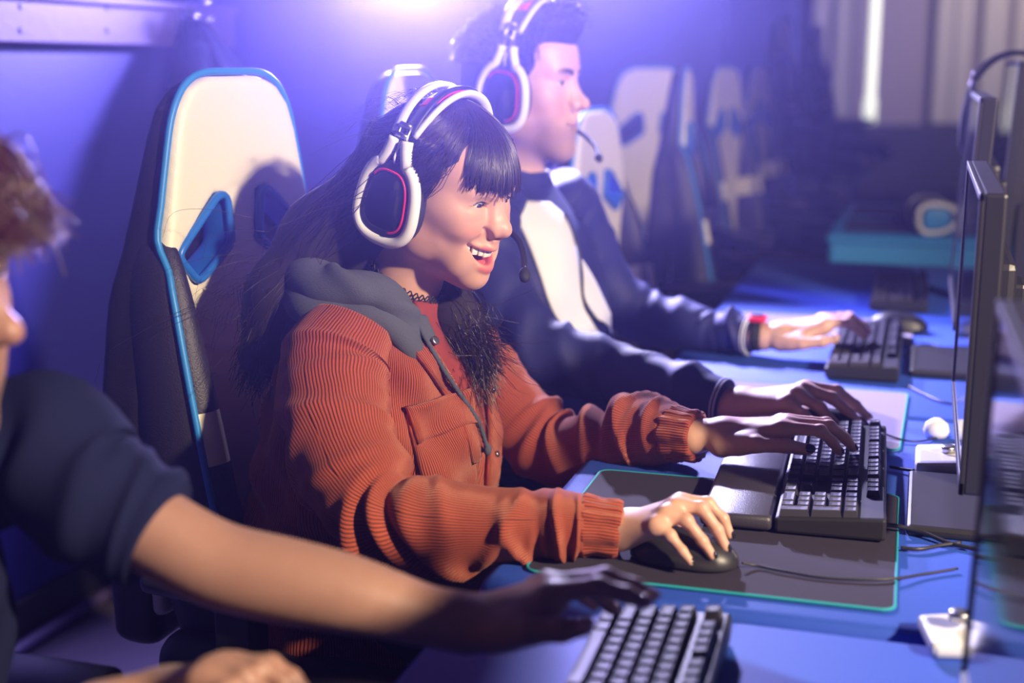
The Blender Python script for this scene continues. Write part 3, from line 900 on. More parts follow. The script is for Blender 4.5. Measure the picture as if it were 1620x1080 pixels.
def headset(T, label, m_main, m_trim, tilt=0.14, s=1.0, mic=True, name='headset', fixed_root=None, dz=0.0, m_panel=None, back=0.0):
    """gaming headset in head coordinates, worn or hanging"""
    R_ = np.eye(4); R_[:3, :3] = rot_euler(0, tilt, 0) * s
    B_ = np.eye(4); B_[0, 3] = -back
    TT = T @ B_ @ R_
    root = fixed_root or empty(name, tuple(xf(TT, (0, 0, .1))))
    tag(root, label, 'headset')
    tr = lambda P: xf(TT, P)
    def loop(w, hgt, ex=2.6, n=40, a0=0.0, a1=2 * PI, closed=True):
        a = np.linspace(a0, a1, n + (0 if closed else 1), endpoint=not closed)
        c, q = np.cos(a), np.sin(a)
        x = np.sign(c) * np.abs(c) ** (2 / ex) * w; z = np.sign(q) * np.abs(q) ** (2 / ex) * hgt
        x = x * (1 - .12 * (z / hgt))
        return x, z
    for sg_ in (-1, 1):
        cup = empty('ear_cup', tuple(xf(TT, (0, 0, .1)))); cup.parent = root; cup.location = (0, 0, 0); ORIG[cup] = ORIG[root]
        def disc(nm, w, hgt, y0, y1, mm, rim=.004, dome=0.0, ex=2.6):
            rows = [(y0, 1.0), (y1 - rim, 1.0), (y1 - rim * .3, 1 - rim * .35 / w), (y1, 1 - rim / w), (y1 + dome * .7, .55), (y1 + dome, .05)]
            x, z = loop(w, hgt, ex); V = []
            for (yy, f) in rows:
                V.append(np.stack([x * f, np.full_like(x, sg_ * yy), z * f - .004], 1))
            V = np.vstack(V); n = len(x)
            F = grid_faces(n, len(rows), True); F.append(tuple((len(rows) - 1) * n + k for k in range(n)))
            if sg_ < 0: F = [t[::-1] for t in F]
            return part(nm, tr(V), F, mm, cup)
        # pad ring
        x, z = loop(.036, .047, 2.3, 36)
        Pp = np.stack([x, np.full_like(x, sg_ * .080), z - .004], 1); Pp = np.vstack([Pp, Pp[:2]])
        tube('ear_pad', tr(Pp), np.full(len(Pp), .0125 * s), M['blackmatte'], cup, 10, cap=False)
        disc('cup_shell', .041, .052, .078, .099, M['black'], .004)
        disc('speaker_panel', .0300, .0385, .095, .1015, m_panel or M['blackgloss'], .002, .0025, 3.0)
        # white outer frame: open at the top
        x, z = loop(.0425, .0535, 2.6, 60, PI * .5 + .42, PI * 2.5 - .42, False)
        Pp = np.stack([x, np.full_like(x, sg_ * .0945), z - .004], 1)
        Pp = np.vstack([[[-.010, sg_ * .093, .078], [-.012, sg_ * .0945, .066]], Pp, [[.012, sg_ * .0945, .066], [.010, sg_ * .093, .078]]])
        Pp = catmull(Pp, 2)
        w_ = np.full((len(Pp), 2), .0085 * s); w_[:, 1] = .0080 * s
        V, F, uv = sweep(tr(Pp), w_, 10, True, up=TT[:3, 1] * sg_)
        part('cup_frame', V, F, m_main, cup, True)
        x, z = loop(.0375, .0478, 2.4, 30, -PI * .62, PI * .38, False)
        Pp = np.stack([x, np.full_like(x, sg_ * .086), z - .004], 1)
        tube('white_rim', tr(Pp + [.004, 0, 0]), .0022 * s, m_main, cup, 6)
        # red trim arc
        x, z = loop(.0315, .0400, 3.0, 36, -PI * .42, PI * .80, False)
        Pp = np.stack([x, np.full_like(x, sg_ * .1010), z - .004], 1)
        tube('accent_trim', tr(Pp), .0016 * s, m_trim, cup, 6)
        # slider
        mb = MB()
        Ps = np.array([[0, sg_ * .0905, .066], [0, sg_ * .0935, .080], [0, sg_ * .0930, .098 + dz], [0, sg_ * .088, .116 + dz]])
        mb.tube(tr(Ps + [.0075, 0, 0]), .0028 * s, 6); mb.tube(tr(Ps - [.0075, 0, 0]), .0028 * s, 6)
        for zz, yy in ((.070, .092), (.092 + dz * .5, .0937), (.114 + dz, .089)):
            mb.tube(tr(np.array([[-.0085, sg_ * yy, zz], [.0085, sg_ * yy, zz]])), .0036 * s, 6)
        mb.build('slider', M['steel'], root, True)
        tube('cup_cable', tr(catmull(np.array([[0, sg_ * .096, .045], [.001, sg_ * .101, .055], [.0, sg_ * .096, .067], [0, sg_ * .093, .076]]), 5)), .0016 * s, M['white'] if m_main is M['white'] else M['black'], root, 6)
    # headband
    a = np.linspace(-1.02, 1.02, 40)
    yb = np.sin(a) * .1015; zb = .040 + dz + np.cos(a) * .118
    for off, nm in ((.021, 'headband_rail'), (-.021, 'headband_rail')):
        conv = 1 - .35 * np.abs(a / 1.02) ** 3
        P = np.stack([off * conv, yb, zb], 1)
        V, F, uv = sweep(tr(P), np.stack([np.full(40, .0045 * s), np.full(40, .0085 * s)], 1), 10, True, up=(0, 0, 1))
        part(nm, V, F, m_main, root)
    P = np.stack([np.zeros(40), yb * .97, zb - .002], 1)
    V, F, uv = sweep(tr(P), np.stack([np.full(40, .0045 * s), np.full(40, .019 * s)], 1), 10, True); part('headband_pad', V, F, M['black'], root)
    sel = np.abs(a) < .50
    P = np.stack([np.full(sel.sum(), .0085), yb[sel], zb[sel] + .0012], 1)
    V, F, uv = sweep(tr(P), np.stack([np.full(sel.sum(), .0035 * s), np.full(sel.sum(), .0045 * s)], 1), 8, True); part('accent_strip', V, F, m_trim, root)
    for q in (np.linspace(-.62, -.44, 8), np.linspace(.44, .62, 8)):
        P = np.stack([np.zeros(8) + .002, np.sin(q) * .1015, .040 + dz + np.cos(q) * .118 + .001], 1)
        V, F, uv = sweep(tr(P), np.stack([np.full(8, .0035 * s), np.full(8, .012 * s)], 1), 8, True); part('accent_strip', V, F, m_trim, root)
    if mic:
        P = catmull(np.array(mic if not isinstance(mic, bool) else [[.010, .094, -.028], [.045, .099, -.048], [.090, .088, -.066], [.118, .066, -.078], [.134, .042, -.088]]), 8)
        bo = tube('microphone_boom', tr(P), np.linspace(.0048, .0040, len(P)) * s, M['black'], root, 8)
        d = P[-1] - P[-4]; d /= np.linalg.norm(d)
        Pt = np.array([P[-1], P[-1] + d * .004, P[-1] + d * .012, P[-1] + d * .020, P[-1] + d * .023])
        tube('microphone_tip', tr(Pt), np.array([.004, .0065, .0078, .0060, .002]) * s, M['blackmatte'], bo, 10)
    return root
# ------------------------------------------------------------------ the room
def slab(name, lo, hi, m, b=0.0):
    V, F = rbox(lo, hi, b); o = part(name, V, F, m, None, False); o['kind'] = 'structure'; return o
slab('floor', (-2.0, -1.6, -.10), (3.2, 14.2, 0), M['carpet'])
slab('wall_left', (-2.05, -1.6, 0), (-1.90, 14.2, 2.8), M['wall'])
slab('wall_far', (-1.25, 14.05, 0), (3.2, 14.2, 2.8), M['farwall'])
slab('wall_far_side', (-1.90, 13.2, 0), (-1.25, 14.2, 2.8), M['wall'])
slab('floor_platform', (-1.90, 7.3, 0), (1.4, 10.2, .26), M['carpet'])
bb = slab('baseboard_left', (-1.90, -1.6, 0), (-1.885, 13.2, .11), M['dark'], .003)
tr_ = tube('trim_1', np.array([(-1.868, y, .016) for y in np.linspace(-1.6, 13.2, 12)]), .017, M['wood'], None, 10); tr_['kind'] = 'structure'
# pale uprights of the far partition
for i, (px, w) in enumerate(((1297, .16), (1335, .20), (1492, .17), (1522, .16), (1560, .10), (1578, .12), (1612, .12))):
    x = atY(px, 100, 13.9)[0]
    slab('trim_%d' % (i + 2), (x - w / 2, 13.85, .72), (x + w / 2, 14.05, 2.8), M['post'], .01)
slab('wall_far_low', (-1.25, 13.7, 0), (3.2, 14.05, .70), M['dark'], .01)
x = atY(1381, 100, 13.75)[0]
V, F = lathe([(.03, .72), (.06, .74), (.06, .95), (.045, .97), (.045, 2.75), (.03, 2.77)], 20)
tl = part('fluorescent_tube', V + [x, 13.62, 0], F, M['tubelight'], None, True)
tag(tl, 'lit upright tube lamp against the far wall', 'lamp')

# coat rail on the blue wall
rail = empty('coat_rail', (-1.888, 2.6, 1.39))
tag(rail, 'violet lit wooden coat rail with screws on the blue wall', 'coat rail')
mb = MB(); mb.box((-1.90, .9, 1.343), (-1.874, 3.44, 1.435), .004); mb.build('board', M['wood'], rail)
mb = MB(); mb.box((-1.90, .9, 1.435), (-1.862, 3.44, 1.452), .004); mb.build('ledge', M['wood'], rail)
for px, py in ((33, 10), (33, 48), (170, 12), (170, 48), (333, 14), (333, 46)):
    p = atX(px, py, -1.8735)
    Vs, Fs = lathe([(.0065, -.003), (.0065, .0008), (.004, .0016)], 14)
    part('screw', np.stack([Vs[:, 2] + p[0], Vs[:, 0] + p[1], Vs[:, 1] + p[2]], 1), Fs, M['dark'], rail)
hk = empty('coat_hook', tuple(atX(284, 30, -1.87)))
tag(hk, 'chrome double coat hook with ball ends on the wooden rail', 'hook')
p0 = atX(283, 12, -1.872); p1 = atX(284, 42, -1.872)
mb = MB(); mb.box((p1[0] - .001, p0[1] - .010, p1[2]), (p1[0] + .004, p0[1] + .010, p0[2] + .01), .002); mb.build('plate', M['chrome'], hk)
for s, L_, z in ((-1, .060, p1[2] + .012), (1, .070, p1[2] + .004), (0, .080, p0[2])):
    P = catmull(np.array([(p0[0], p0[1], z), (p0[0] + L_ * .5, p0[1] + s * .012, z - .012), (p0[0] + L_, p0[1] + s * .022, z + .012)]), 6)
    pr = tube('prong', P, .004, M['chrome'], hk, 8)
    Vs, Fs = lathe([(.0095 * math.sin(a), -.0095 * math.cos(a)) for a in np.linspace(.05, PI - .05, 8)], 12)
    part('ball_end', Vs + P[-1], Fs, M['chrome'], pr)
# garment hanging from the hook
ga = empty('hanging_jacket', (-1.83, p0[1], 1.30))
tag(ga, 'dark jacket hanging from the chrome hook behind the cream chair', 'jacket')
def gar(th, z):
    A, Z = th[None, :], z[:, None]
    return .022 * np.sin(A * 6 + Z * 3) * np.clip((1.42 - Z) / .3, .15, 1) + .008 * np.sin(A * 13 - Z * 9)
gy = p0[1]
ST_G = np.array([[.55, -1.765, gy + .0, .085, .26], [.80, -1.765, gy + .0, .095, .25], [1.05, -1.77, gy + .0, .095, .20], [1.22, -1.785, gy + .0, .080, .135], [1.34, -1.815, gy + .005, .050, .070], [1.40, -1.835, gy + .005, .022, .030], [1.415, -1.838, gy, .012, .014]])
V, F, uv = loft_z(ST_G, 72, 8, 2.0, gar)
part('jacket_body', V, F, M['tshirt'], ga, True)
for s in (-1, 1):
    P = catmull(np.array([(-1.80, gy + s * .03, 1.34), (-1.785, gy + .03 + s * .15, 1.18), (-1.785, gy + .05 + s * .23, .95), (-1.79, gy + .05 + s * .25, .70)]), 8)
    tube('jacket_sleeve', P, np.interp(np.linspace(0, 1, len(P)), [0, .3, 1], [.03, .052, .045]), M['tshirt'], ga, 20, disp=rand_folds(12, 60 + s, .006, .04))
tube('hanging_loop', catmull(np.array([(-1.835, gy - .01, 1.405), (-1.838, gy - .006, 1.44), (-1.84, gy + .006, 1.44), (-1.835, gy + .01, 1.405)]), 5), .0025, M['black'], ga, 6)

# ------------------------------------------------------------------ gaming chair (local: x forward, z up, origin on the floor)
HOLE = [(.034, 1.045), (.116, .998), (.160, 1.042), (.062, 1.118), (.042, 1.116)]
def hole_loop(n=48):
    P = np.array(HOLE + [HOLE[0]]); 
    L = np.concatenate([[0], np.cumsum(np.linalg.norm(np.diff(P, axis=0), axis=1))])
    t = np.linspace(0, L[-1], n, endpoint=False)
    Q = np.stack([np.interp(t, L, P[:, 0]), np.interp(t, L, P[:, 1])], 1)
    for _ in range(3): Q = (np.roll(Q, 1, 0) + Q * 2 + np.roll(Q, -1, 0)) / 4
    return Q
WZ = np.array([[.50, .205], [.60, .215], [.72, .225], [.85, .225], [.94, .215], [1.00, .205], [1.05, .190], [1.12, .172], [1.20, .153], [1.24, .138], [1.265, .115], [1.283, .08]])
def wz(z): return np.interp(z, WZ[:, 0], WZ[:, 1])
def smax(a, b, k):
    h = np.maximum(k - np.abs(a - b), 0) / k
    return np.maximum(a, b) + h * h * k * .25
def holesd(Y, Z, grow=0.0):
    y = np.abs(Y); d = None; n = len(HOLE)
    for i in range(n):
        (a, b), (c, e) = HOLE[i], HOLE[(i + 1) % n]
        nx, nz = (e - b), -(c - a); L = math.hypot(nx, nz)
        q = ((y - a) * nx + (Z - b) * nz) / L
        d = q if d is None else np.maximum(d, q)
    return d - grow
def backsdf(x0, x1, inset, k, z0, z1, h, slope=0.0, taper=0.0):
    S = SDF((x0 - .03, -.25, z0 - .02), (x1 + .03, .25, z1 + .02), h)
    def f(X, Y, Z):
        xs = X - slope * (1.05 - Z) * (Z < 1.05)
        d = np.abs(Y) - (wz(Z) - inset)
        xb = x0 + taper * np.clip((Z - .98) / .30, 0, 1)
        d = smax(d, np.maximum(xs - x1 - .012 * (np.abs(Y) / .18) ** 2, xb - xs), k)
        d = smax(d, np.maximum(Z - z1, z0 - Z), k)
        return smax(d, -holesd(Y, Z, .001), .008)
    S.fn((x0 - .1, -.3, z0 - .1), (x1 + .1, .3, z1 + .1), f)
    return S.mesh(1)
chair = empty('gaming_chair', (0, 0, 0))
V, Q = backsdf(-.350, -.280, 0.0, .026, .47, 1.288, .006, -.06, .042); part('back_shell', V, Q, M['blackleather'], chair)
V, Q = backsdf(-.292, -.266, .007, .018, .52, 1.283, .005, -.06); fp = part('back_cushion', V, Q, M['cream'], chair); fp['label'] = 'cream leatherette cushion'
for z in (.965, .925, .885, .845):
    P = np.array([(-.262 - .06 * -(1.05 - z) * -1 + .004, y, z + 2.2 * y * y) for y in np.linspace(-.10, .10, 20)])
    tube('seam', P, .0018, M['cream'], fp, 5)
BOL = np.array([(-.300, .160, 1.075, .014, .014), (-.290, .172, 1.045, .036, .020), (-.276, .184, .985, .050, .028), (-.258, .190, .88, .060, .036), (-.236, .192, .74, .068, .040), (-.215, .190, .62, .070, .040), (-.20, .19, .52, .055, .036)])
bol = catmull(BOL, 8)
for s in (1, -1):
    P = bol[:, :3] * [1, s, 1]
    V, F, uv = sweep(P, bol[:, 3:5], 28, True, up=(1, 0, 0)); b_ = part('side_bolster', V, F, M['blackleather'], chair)
    sel = (bol[:, 2] < .845) & (bol[:, 2] > .745)
    V, F, uv = sweep(P[sel], bol[sel, 3:5] + .0022, 28, False, up=(1, 0, 0))
    ks = [(i if s > 0 else -i) % 28 for i in range(-3, 14)]
    F = [f for f in F if {f[0] % 28, f[1] % 28} <= set(ks)]
    part('contrast_band', V, F, M['cream'], b_)
    Lp = hole_loop()
    P3 = np.stack([np.full(len(Lp), -.284), Lp[:, 0] * s, Lp[:, 1]], 1); P3 = np.vstack([P3, P3[:1]])
    V, F, uv = sweep(P3, np.stack([np.full(len(P3), .026), np.full(len(P3), .0045)], 1), 12, False, up=(1, 0, 0)); part('opening_frame', V, F, M['blueplastic'], chair)
    V, F, uv = sweep(P3 + [.024, 0, 0], np.full(len(P3), .0062), 10, False, up=(1, 0, 0)); part('opening_rim', V, F, M['blueplastic'], chair)
half = [(-.272, y, z) for z, y in ((1.2885, .0), (1.2885, .05), (1.285, .080), (1.275, .104), (1.258, .124), (1.225, .144), (1.17, .160), (1.11, .175), (1.065, .186))]
low = [(r[0] + r[3] * .80, r[1] + r[4] * .66, r[2]) for r in bol if r[2] < 1.03]
half = np.array(half + low[::3] + [low[-1]])
Pp = np.vstack([half[::-1] * [1, -1, 1], half[1:]])
tube('piping', catmull(Pp, 3), .0052, M['bluepipe'], chair, 8)
# seat
S = SDF((-.29, -.30, .38), (.30, .30, .58), .008)
S.fn((-.3, -.3, .38), (.3, .3, .6), lambda X, Y, Z: smax(smax(np.abs(X) - .25, np.abs(Y) - .21, .05), np.abs(Z - .46) - .045, .04))
S.cone((-.22, .225, .485), (.20, .225, .485), .045, .04, .02, mirror=True)
V, Q = S.mesh(1); part('seat', V, Q, M['blackleather'], chair)
for s in (1, -1):
    a_ = empty('armrest'); a_.parent = chair
    V, F = rbox((-.20, s * .31 - .045, .632), (.07, s * .31 + .045, .664), .014); part('arm_pad', V, F, M['black'], a_, True)
    mb = MB(); mb.box((-.10, s * .31 - .02, .40), (-.04, s * .31 + .02, .635), .006); mb.box((-.09, min(s * .16, s * .33), .395), (-.05, max(s * .16, s * .33), .415), .003); mb.build('arm_post', M['black'], a_)
mb = MB(); mb.lathe([(.055, .36), (.055, .40), (.03, .40)], 20); mb.lathe([(.026, .10), (.026, .38)], 20); mb.build('gas_column', M['black'], chair, True)
for k in range(5):
    a = 2 * PI * k / 5 + .3
    d = np.array([math.cos(a), math.sin(a), 0])
    lg = tube('base_leg', np.array([d * .02 + [0, 0, .115], d * .16 + [0, 0, .10], d * .31 + [0, 0, .085]]), np.array([.030, .024, .018]), M['black'], chair, 10)
    Vs, Fs = lathe([(.012, -.022), (.028, -.020), (.030, 0), (.028, .020), (.012, .022)], 16)
    q = np.stack([Vs[:, 0] * d[0] - Vs[:, 2] * d[1], Vs[:, 0] * d[1] + Vs[:, 2] * d[0], Vs[:, 1]], 1)
    part('caster', q + d * .31 + [0, 0, .031], Fs, M['black'], lg)
CH = [((-.690, 1.715), -7, 0, 'cream and black gaming chair with blue piping behind the laughing woman'),
      ((-.715, 2.52), 0, 0, 'cream topped gaming chair behind the man in the track jacket'),
      ((-.53, 3.30), -8, 0, 'empty gaming chair with cream band and raised armrest past the track jacket man'),
      ((-.82, 4.77), -52, 0, 'blurred gaming chair turned to show its whole cream front'),
      ((-.445, 4.20), 5, 0, 'blurred gaming chair seen on edge in front of the cream fronted one'),
      ((-.52, 5.45), -14, 0, 'blurred gaming chair standing behind the edge-on one'),
      ((-.50, 6.45), -10, 0, 'blurred gaming chair at the far end of the row before the platform'),
      ((-.55, 8.0), -6, .26, 'dim far gaming chair at the front of the raised platform'),
      ((-.45, 9.3), -6, .26, 'dimmest gaming chair at the back of the raised platform'),
      ((-.86, .80), 0, 0, 'dark gaming chair under the foreground person in the T-shirt')]
for i, (xy, rz, z, lab) in enumerate(CH):
    c = chair if i == 0 else copy_tree(chair)
    c.location = (xy[0], xy[1], z); c.rotation_euler = (0, 0, math.radians(rz))
    tag(c, lab, 'chair', 'gaming chairs along the desk row')
    if i == 2:
        for ch in c.children:
            if ch.name.startswith('armrest'): ch.location.z = .10
        c.scale = (1, 1, .92)

# ------------------------------------------------------------------ desks
def desk(y0, y1, label, m_top, x0=-.453, x1=.36, apron=False):
    d = empty('desk', ((x0 + x1) / 2, (y0 + y1) / 2, 0)); tag(d, label, 'desk')
    V, F = rbox((x0, y0, .698), (x1, y1, .730), .0155); part('desk_top', V, F, m_top, d, True)
    for yy in (y0 + .06, y1 - .06):
        mb = MB(); mb.box((x0 + .12, yy - .025, 0), (x0 + .17, yy + .025, .698), .004); mb.box((x1 - .1, yy - .025, 0), (x1 - .05, yy + .025, .698), .004); mb.box((x0 + .08, yy - .03, 0), (x1 - .02, yy + .03, .03), .004)
        mb.build('leg_frame', M['dark'], d)
    mb = MB(); mb.box((x1 - .09, y0 + .09, .30), (x1 - .07, y1 - .09, .69), .003); mb.build('modesty_panel', M['dark'], d)
    if apron:
        mb = MB(); mb.box((x0 + .02, y0 + .012, .56), (x1 - .01, y0 + .03, .70), .003); mb.build('apron', m_top, d)
        mb = MB(); mb.box((x0 + .012, y0 + .02, .56), (x0 + .03, y1 - .02, .70), .003); mb.build('apron', m_top, d)
    return d
desk(.15, 1.318, 'blue desk nearest the camera under the reaching hand', M['deskblue'])
desk(1.332, 2.205, 'blue desk under the laughing woman\'s mouse and keyboard', M['deskblue'])
desk(2.215, 3.075, 'blue desk in front of the man in the track jacket', M['deskblue'])
desk(3.085, 3.98, 'blue desk of the empty seat with a raised armrest', M['deskblue'])
desk(4.60, 5.7, 'light blue desk with deep apron beyond the aisle', M['desklight'], -.30, .45, True)
desk(5.75, 6.9, 'dark blurred desk behind the light blue one', M['dark'], -.28, .45, True)

# ------------------------------------------------------------------ mouse mats
def mat_pad(x0, x1, y0, y1, m, label, rz=0.0, edge=True):
    c = ((x0 + x1) / 2, (y0 + y1) / 2, .7303); w, l = (x1 - x0) / 2, (y1 - y0) / 2
    r = empty('mouse_mat', c, rz); tag(r, label, 'mouse mat'); ORIG[r] = np.zeros(3)
    n = 8; pts = []; rad = .016
    for cx, cy, a0 in ((w - rad, l - rad, 0), (-w + rad, l - rad, PI / 2), (-w + rad, -l + rad, PI), (w - rad, -l + rad, 1.5 * PI)):
        for k in range(n + 1):
            a = a0 + PI / 2 * k / n; pts.append((cx + rad * math.cos(a), cy + rad * math.sin(a)))
    P = np.array(pts); N = len(P)
    V = np.vstack([np.column_stack([P, np.zeros(N)]), np.column_stack([P, np.full(N, .0035)])])
    F = [tuple(range(N - 1, -1, -1)), tuple(range(N, 2 * N))] + [(i, (i + 1) % N, N + (i + 1) % N, N + i) for i in range(N)]
    part('mat_cloth', V, F, m, r, False)
    if edge:
        L3 = np.column_stack([P, np.full(N, .0024)]); L3 = np.vstack([L3, L3[:1]])
        tube('stitched_edge', L3, .0020, M['teal'], r, 6, cap=False)
    return r
mat_pad(-.410, -.002, 1.375, 1.775, M['padgrey'], 'dark grey mouse mat with teal stitched edge under the woman\'s hand', .01)
mat_pad(-.405, -.004, 2.000, 2.370, M['padlight'], 'grey mouse mat with teal edge under the track jacket man\'s mouse', -.02)
mat_pad(-.400, .00, 2.790, 3.060, M['padlight'], 'pale grey mouse mat by the watch wearing wrist', .0, False)
mat_pad(-.25, .10, 4.72, 5.10, M['blackmatte'], 'black mat on the light blue desk across the aisle', .0, False)
mat_pad(-.25, .10, 5.22, 5.60, M['blackmatte'], 'farther black mat on the light blue desk across the aisle', .0, False)
# ------------------------------------------------------------------ hands (picture x, picture y, depth Y)
HANDS = {
'wR': dict(wrist=(985,836,1.448),fa=(905,826,1.432),idx=[(1076,792,1.466),(1120,796,1.472),(1144,820,1.470),(1154,845,1.468)],mid=[(1068,799,1.447),(1110,804,1.450),(1135,838,1.446),(1148,866,1.444)],ring=[(1052,812,1.430),(1086,823,1.428),(1111,855,1.425),(1126,878,1.424)],pin=[(1036,829,1.416),(1060,847,1.410),(1079,871,1.406),(1092,888,1.404)],th=[(1015,830,1.478),(1056,838,1.503),(1090,848,1.512),(1112,856,1.510)]),
'wL': dict(wrist=(1098,690,1.79),fa=(1066,690,1.803),idx=[(1236,676,1.783),(1298,681,1.785),(1317,699,1.787),(1327,713,1.79)],mid=[(1246,669,1.803),(1312,674,1.806),(1337,693,1.809),(1349,708,1.812)],ring=[(1246,665,1.822),(1308,669,1.827),(1330,685,1.83),(1341,698,1.833)],pin=[(1236,663,1.840),(1284,667,1.850),(1304,680,1.853),(1316,690,1.856)],th=[(1142,703,1.772),(1196,703,1.757),(1244,705,1.757),(1279,711,1.762)]),
'mR': dict(wrist=(1158,640,2.06),fa=(1115,629,2.070),idx=[(1276,612,2.075),(1324,618,2.08),(1353,640,2.08),(1372,659,2.078)],mid=[(1270,615,2.055),(1316,629,2.056),(1345,655,2.054),(1361,672,2.052)],ring=[(1258,622,2.036),(1298,645,2.032),(1324,674,2.028),(1340,691,2.025)],pin=[(1244,634,2.020),(1274,658,2.012),(1296,680,2.008),(1310,692,2.005)],th=[(1195,640,2.09),(1240,648,2.115),(1280,655,2.122),(1310,660,2.12)]),
'mL': dict(wrist=(1208,533,2.60),fa=(1170,530,2.606),idx=[(1304,512,2.595),(1340,510,2.60),(1357,522,2.60),(1367,532,2.60)],mid=[(1310,507,2.615),(1348,503,2.62),(1365,515,2.622),(1373,525,2.624)],ring=[(1308,503,2.635),(1344,500,2.641),(1360,510,2.644),(1367,518,2.646)],pin=[(1300,502,2.653),(1330,500,2.662),(1344,508,2.665),(1350,514,2.667)],th=[(1235,541,2.58),(1268,544,2.563),(1300,541,2.563),(1321,536,2.566)]),
'fL': dict(wrist=(745,985,1.06),fa=(500,905,1.03),idx=[(868,940,1.055),(945,928,1.058),(990,940,1.06),(1020,952,1.062)],mid=[(872,926,1.075),(958,914,1.080),(1003,928,1.084),(1030,943,1.086)],ring=[(864,920,1.093),(925,925,1.1),(952,945,1.103),(968,963,1.104)],pin=[(850,925,1.108),(900,930,1.12),(925,945,1.125),(940,957,1.127)],th=[(782,1000,1.042),(835,1000,1.028),(890,996,1.028),(925,991,1.032)]),
'fR': dict(wrist=(255,1100,.90),fa=(150,1130,.86),idx=[(372,1052,.915),(428,1052,.918),(462,1072,.918),(480,1092,.918)],mid=[(352,1052,.900),(412,1058,.900),(446,1080,.900),(462,1104,.900)],ring=[(330,1060,.883),(385,1072,.880),(415,1096,.880),(430,1116,.880)],pin=[(312,1076,.868),(355,1092,.862),(380,1112,.860),(392,1130,.860)],th=[(290,1090,.925),(335,1090,.945),(390,1096,.95),(425,1104,.948)]),
}

def seated_legs(parent, hipx, y0, kneex, zk=.56, r=.085, spread=.10, m=None):
    """two legs of trousers and the shoes of a seated person"""
    for s in (1, -1):
        P = catmull(np.array([[hipx, y0 + s * spread * .8, zk + .01], [(hipx + kneex) / 2, y0 + s * spread, zk + .015], [kneex, y0 + s * spread * 1.1, zk - .01], [kneex + .04, y0 + s * spread * 1.1, zk - .12], [kneex + .02, y0 + s * spread, .28], [kneex, y0 + s * spread, .11]]), 8)
        rr = np.interp(np.linspace(0, 1, len(P)), [0, .3, .5, .62, .8, 1], [r * 1.1, r, r * .82, r * .75, r * .68, r * .58])
        tube('trouser_leg', P, rr, m or M['denim'], parent, 20, disp=rand_folds(14, 5 + s, .006, .02))
        c = np.array([kneex, y0 + s * spread, 0])
        S = SDF(c + [-.09, -.06, -.005], c + [.22, .06, .14], .005)
        S.cone(c + [-.03, 0, .045], c + [.15, 0, .04], .043, .040, .02); S.cone(c + [-.02, 0, .05], c + [-.01, 0, .10], .042, .04, .02)
        S.fn(c + [-.1, -.07, -.01], c + [.23, .07, .008], lambda X, Y, Z: Z - .004 + 0 * X + 0 * Y, 0, 'sub')
        V, Q = S.mesh(1); part('shoe', V, Q, M['black'], parent)

def cuffed(name, P, r, m, parent, n=64, disp=None, up=(0, 0, 1)):
    V, F, uv = sweep(P, r, n, True, up, disp)
    return part(name, V, F, m, parent, True, uv)

# ================================================================== WOMAN
W0 = np.array([-.72, 1.70, 0.0])
woman = empty('person', tuple(W0))
tag(woman, 'laughing woman in rust red corduroy overshirt, headset and black nails, mouse in hand', 'person')
TW = frame((-.612, 1.662, 1.130), math.radians(-14), math.radians(15), math.radians(1), .99)
neckb = inv_pt(TW, (-.690, 1.685, .955)); neckm = inv_pt(TW, (-.652, 1.672, 1.055))
bw = Body()
V, Q, A = head_mesh(P_WOMAN, [(neckm, .050), (neckb, .054)])
bw.add(xf(TW, V), Q, A)
hand(bw, HANDS['wR'], .90, (M['nail'], 'top'), woman)
hand(bw, HANDS['wL'], .97, (M['nail'], 'thumbside'), woman, wrist_len=.085)
V, F, _ = sweep(catmull([(-.69, 1.69, .96), (-.71, 1.70, .80), (-.74, 1.70, .55)], 6), np.interp(np.linspace(0, 1, 13), [0, .5, 1], [.06, .10, .11]), 20, False)
bw.add(V, quads_only(F))
head_extras(woman, TW, P_WOMAN, 'skinw')

# ---- overshirt
jk = empty('overshirt', tuple(W0)); jk.parent = woman; jk.location = (0, 0, 0); ORIG[jk] = ORIG[woman]
tag(jk, 'rust red corduroy overshirt')
r_ = np.random.default_rng(3)
def tors_w(th, z):
    A, Z = th[None, :], z[:, None]
    d = .006 * np.sin(A * 3 + Z * 22) * np.sin(Z * 30 + 1.3) + .004 * np.sin(A * 7 - Z * 35) + .003 * np.sin(A * 11 + Z * 60)
    d += .010 * np.exp(-((Z - .66) / .03) ** 2) * (np.sin(A * 5 + 1) > -.2) * .5
    return 1.5 * d * np.clip((1.0 - Z) / .1, 0, 1)
ST_W = np.array([[.49, -.745, 1.70, .165, .205], [.58, -.745, 1.70, .165, .205], [.68, -.735, 1.70, .160, .200], [.76, -.728, 1.70, .155, .197],
                 [.83, -.722, 1.70, .148, .192], [.885, -.714, 1.697, .130, .180], [.93, -.705, 1.693, .106, .158], [.960, -.697, 1.69, .082, .118], [.985, -.690, 1.685, .066, .085]])
V, F, uv = loft_z(ST_W, 128, 10, 2.25, tors_w)
torso_w = part('overshirt_body', V, F, M['cord'], jk, True, uv)

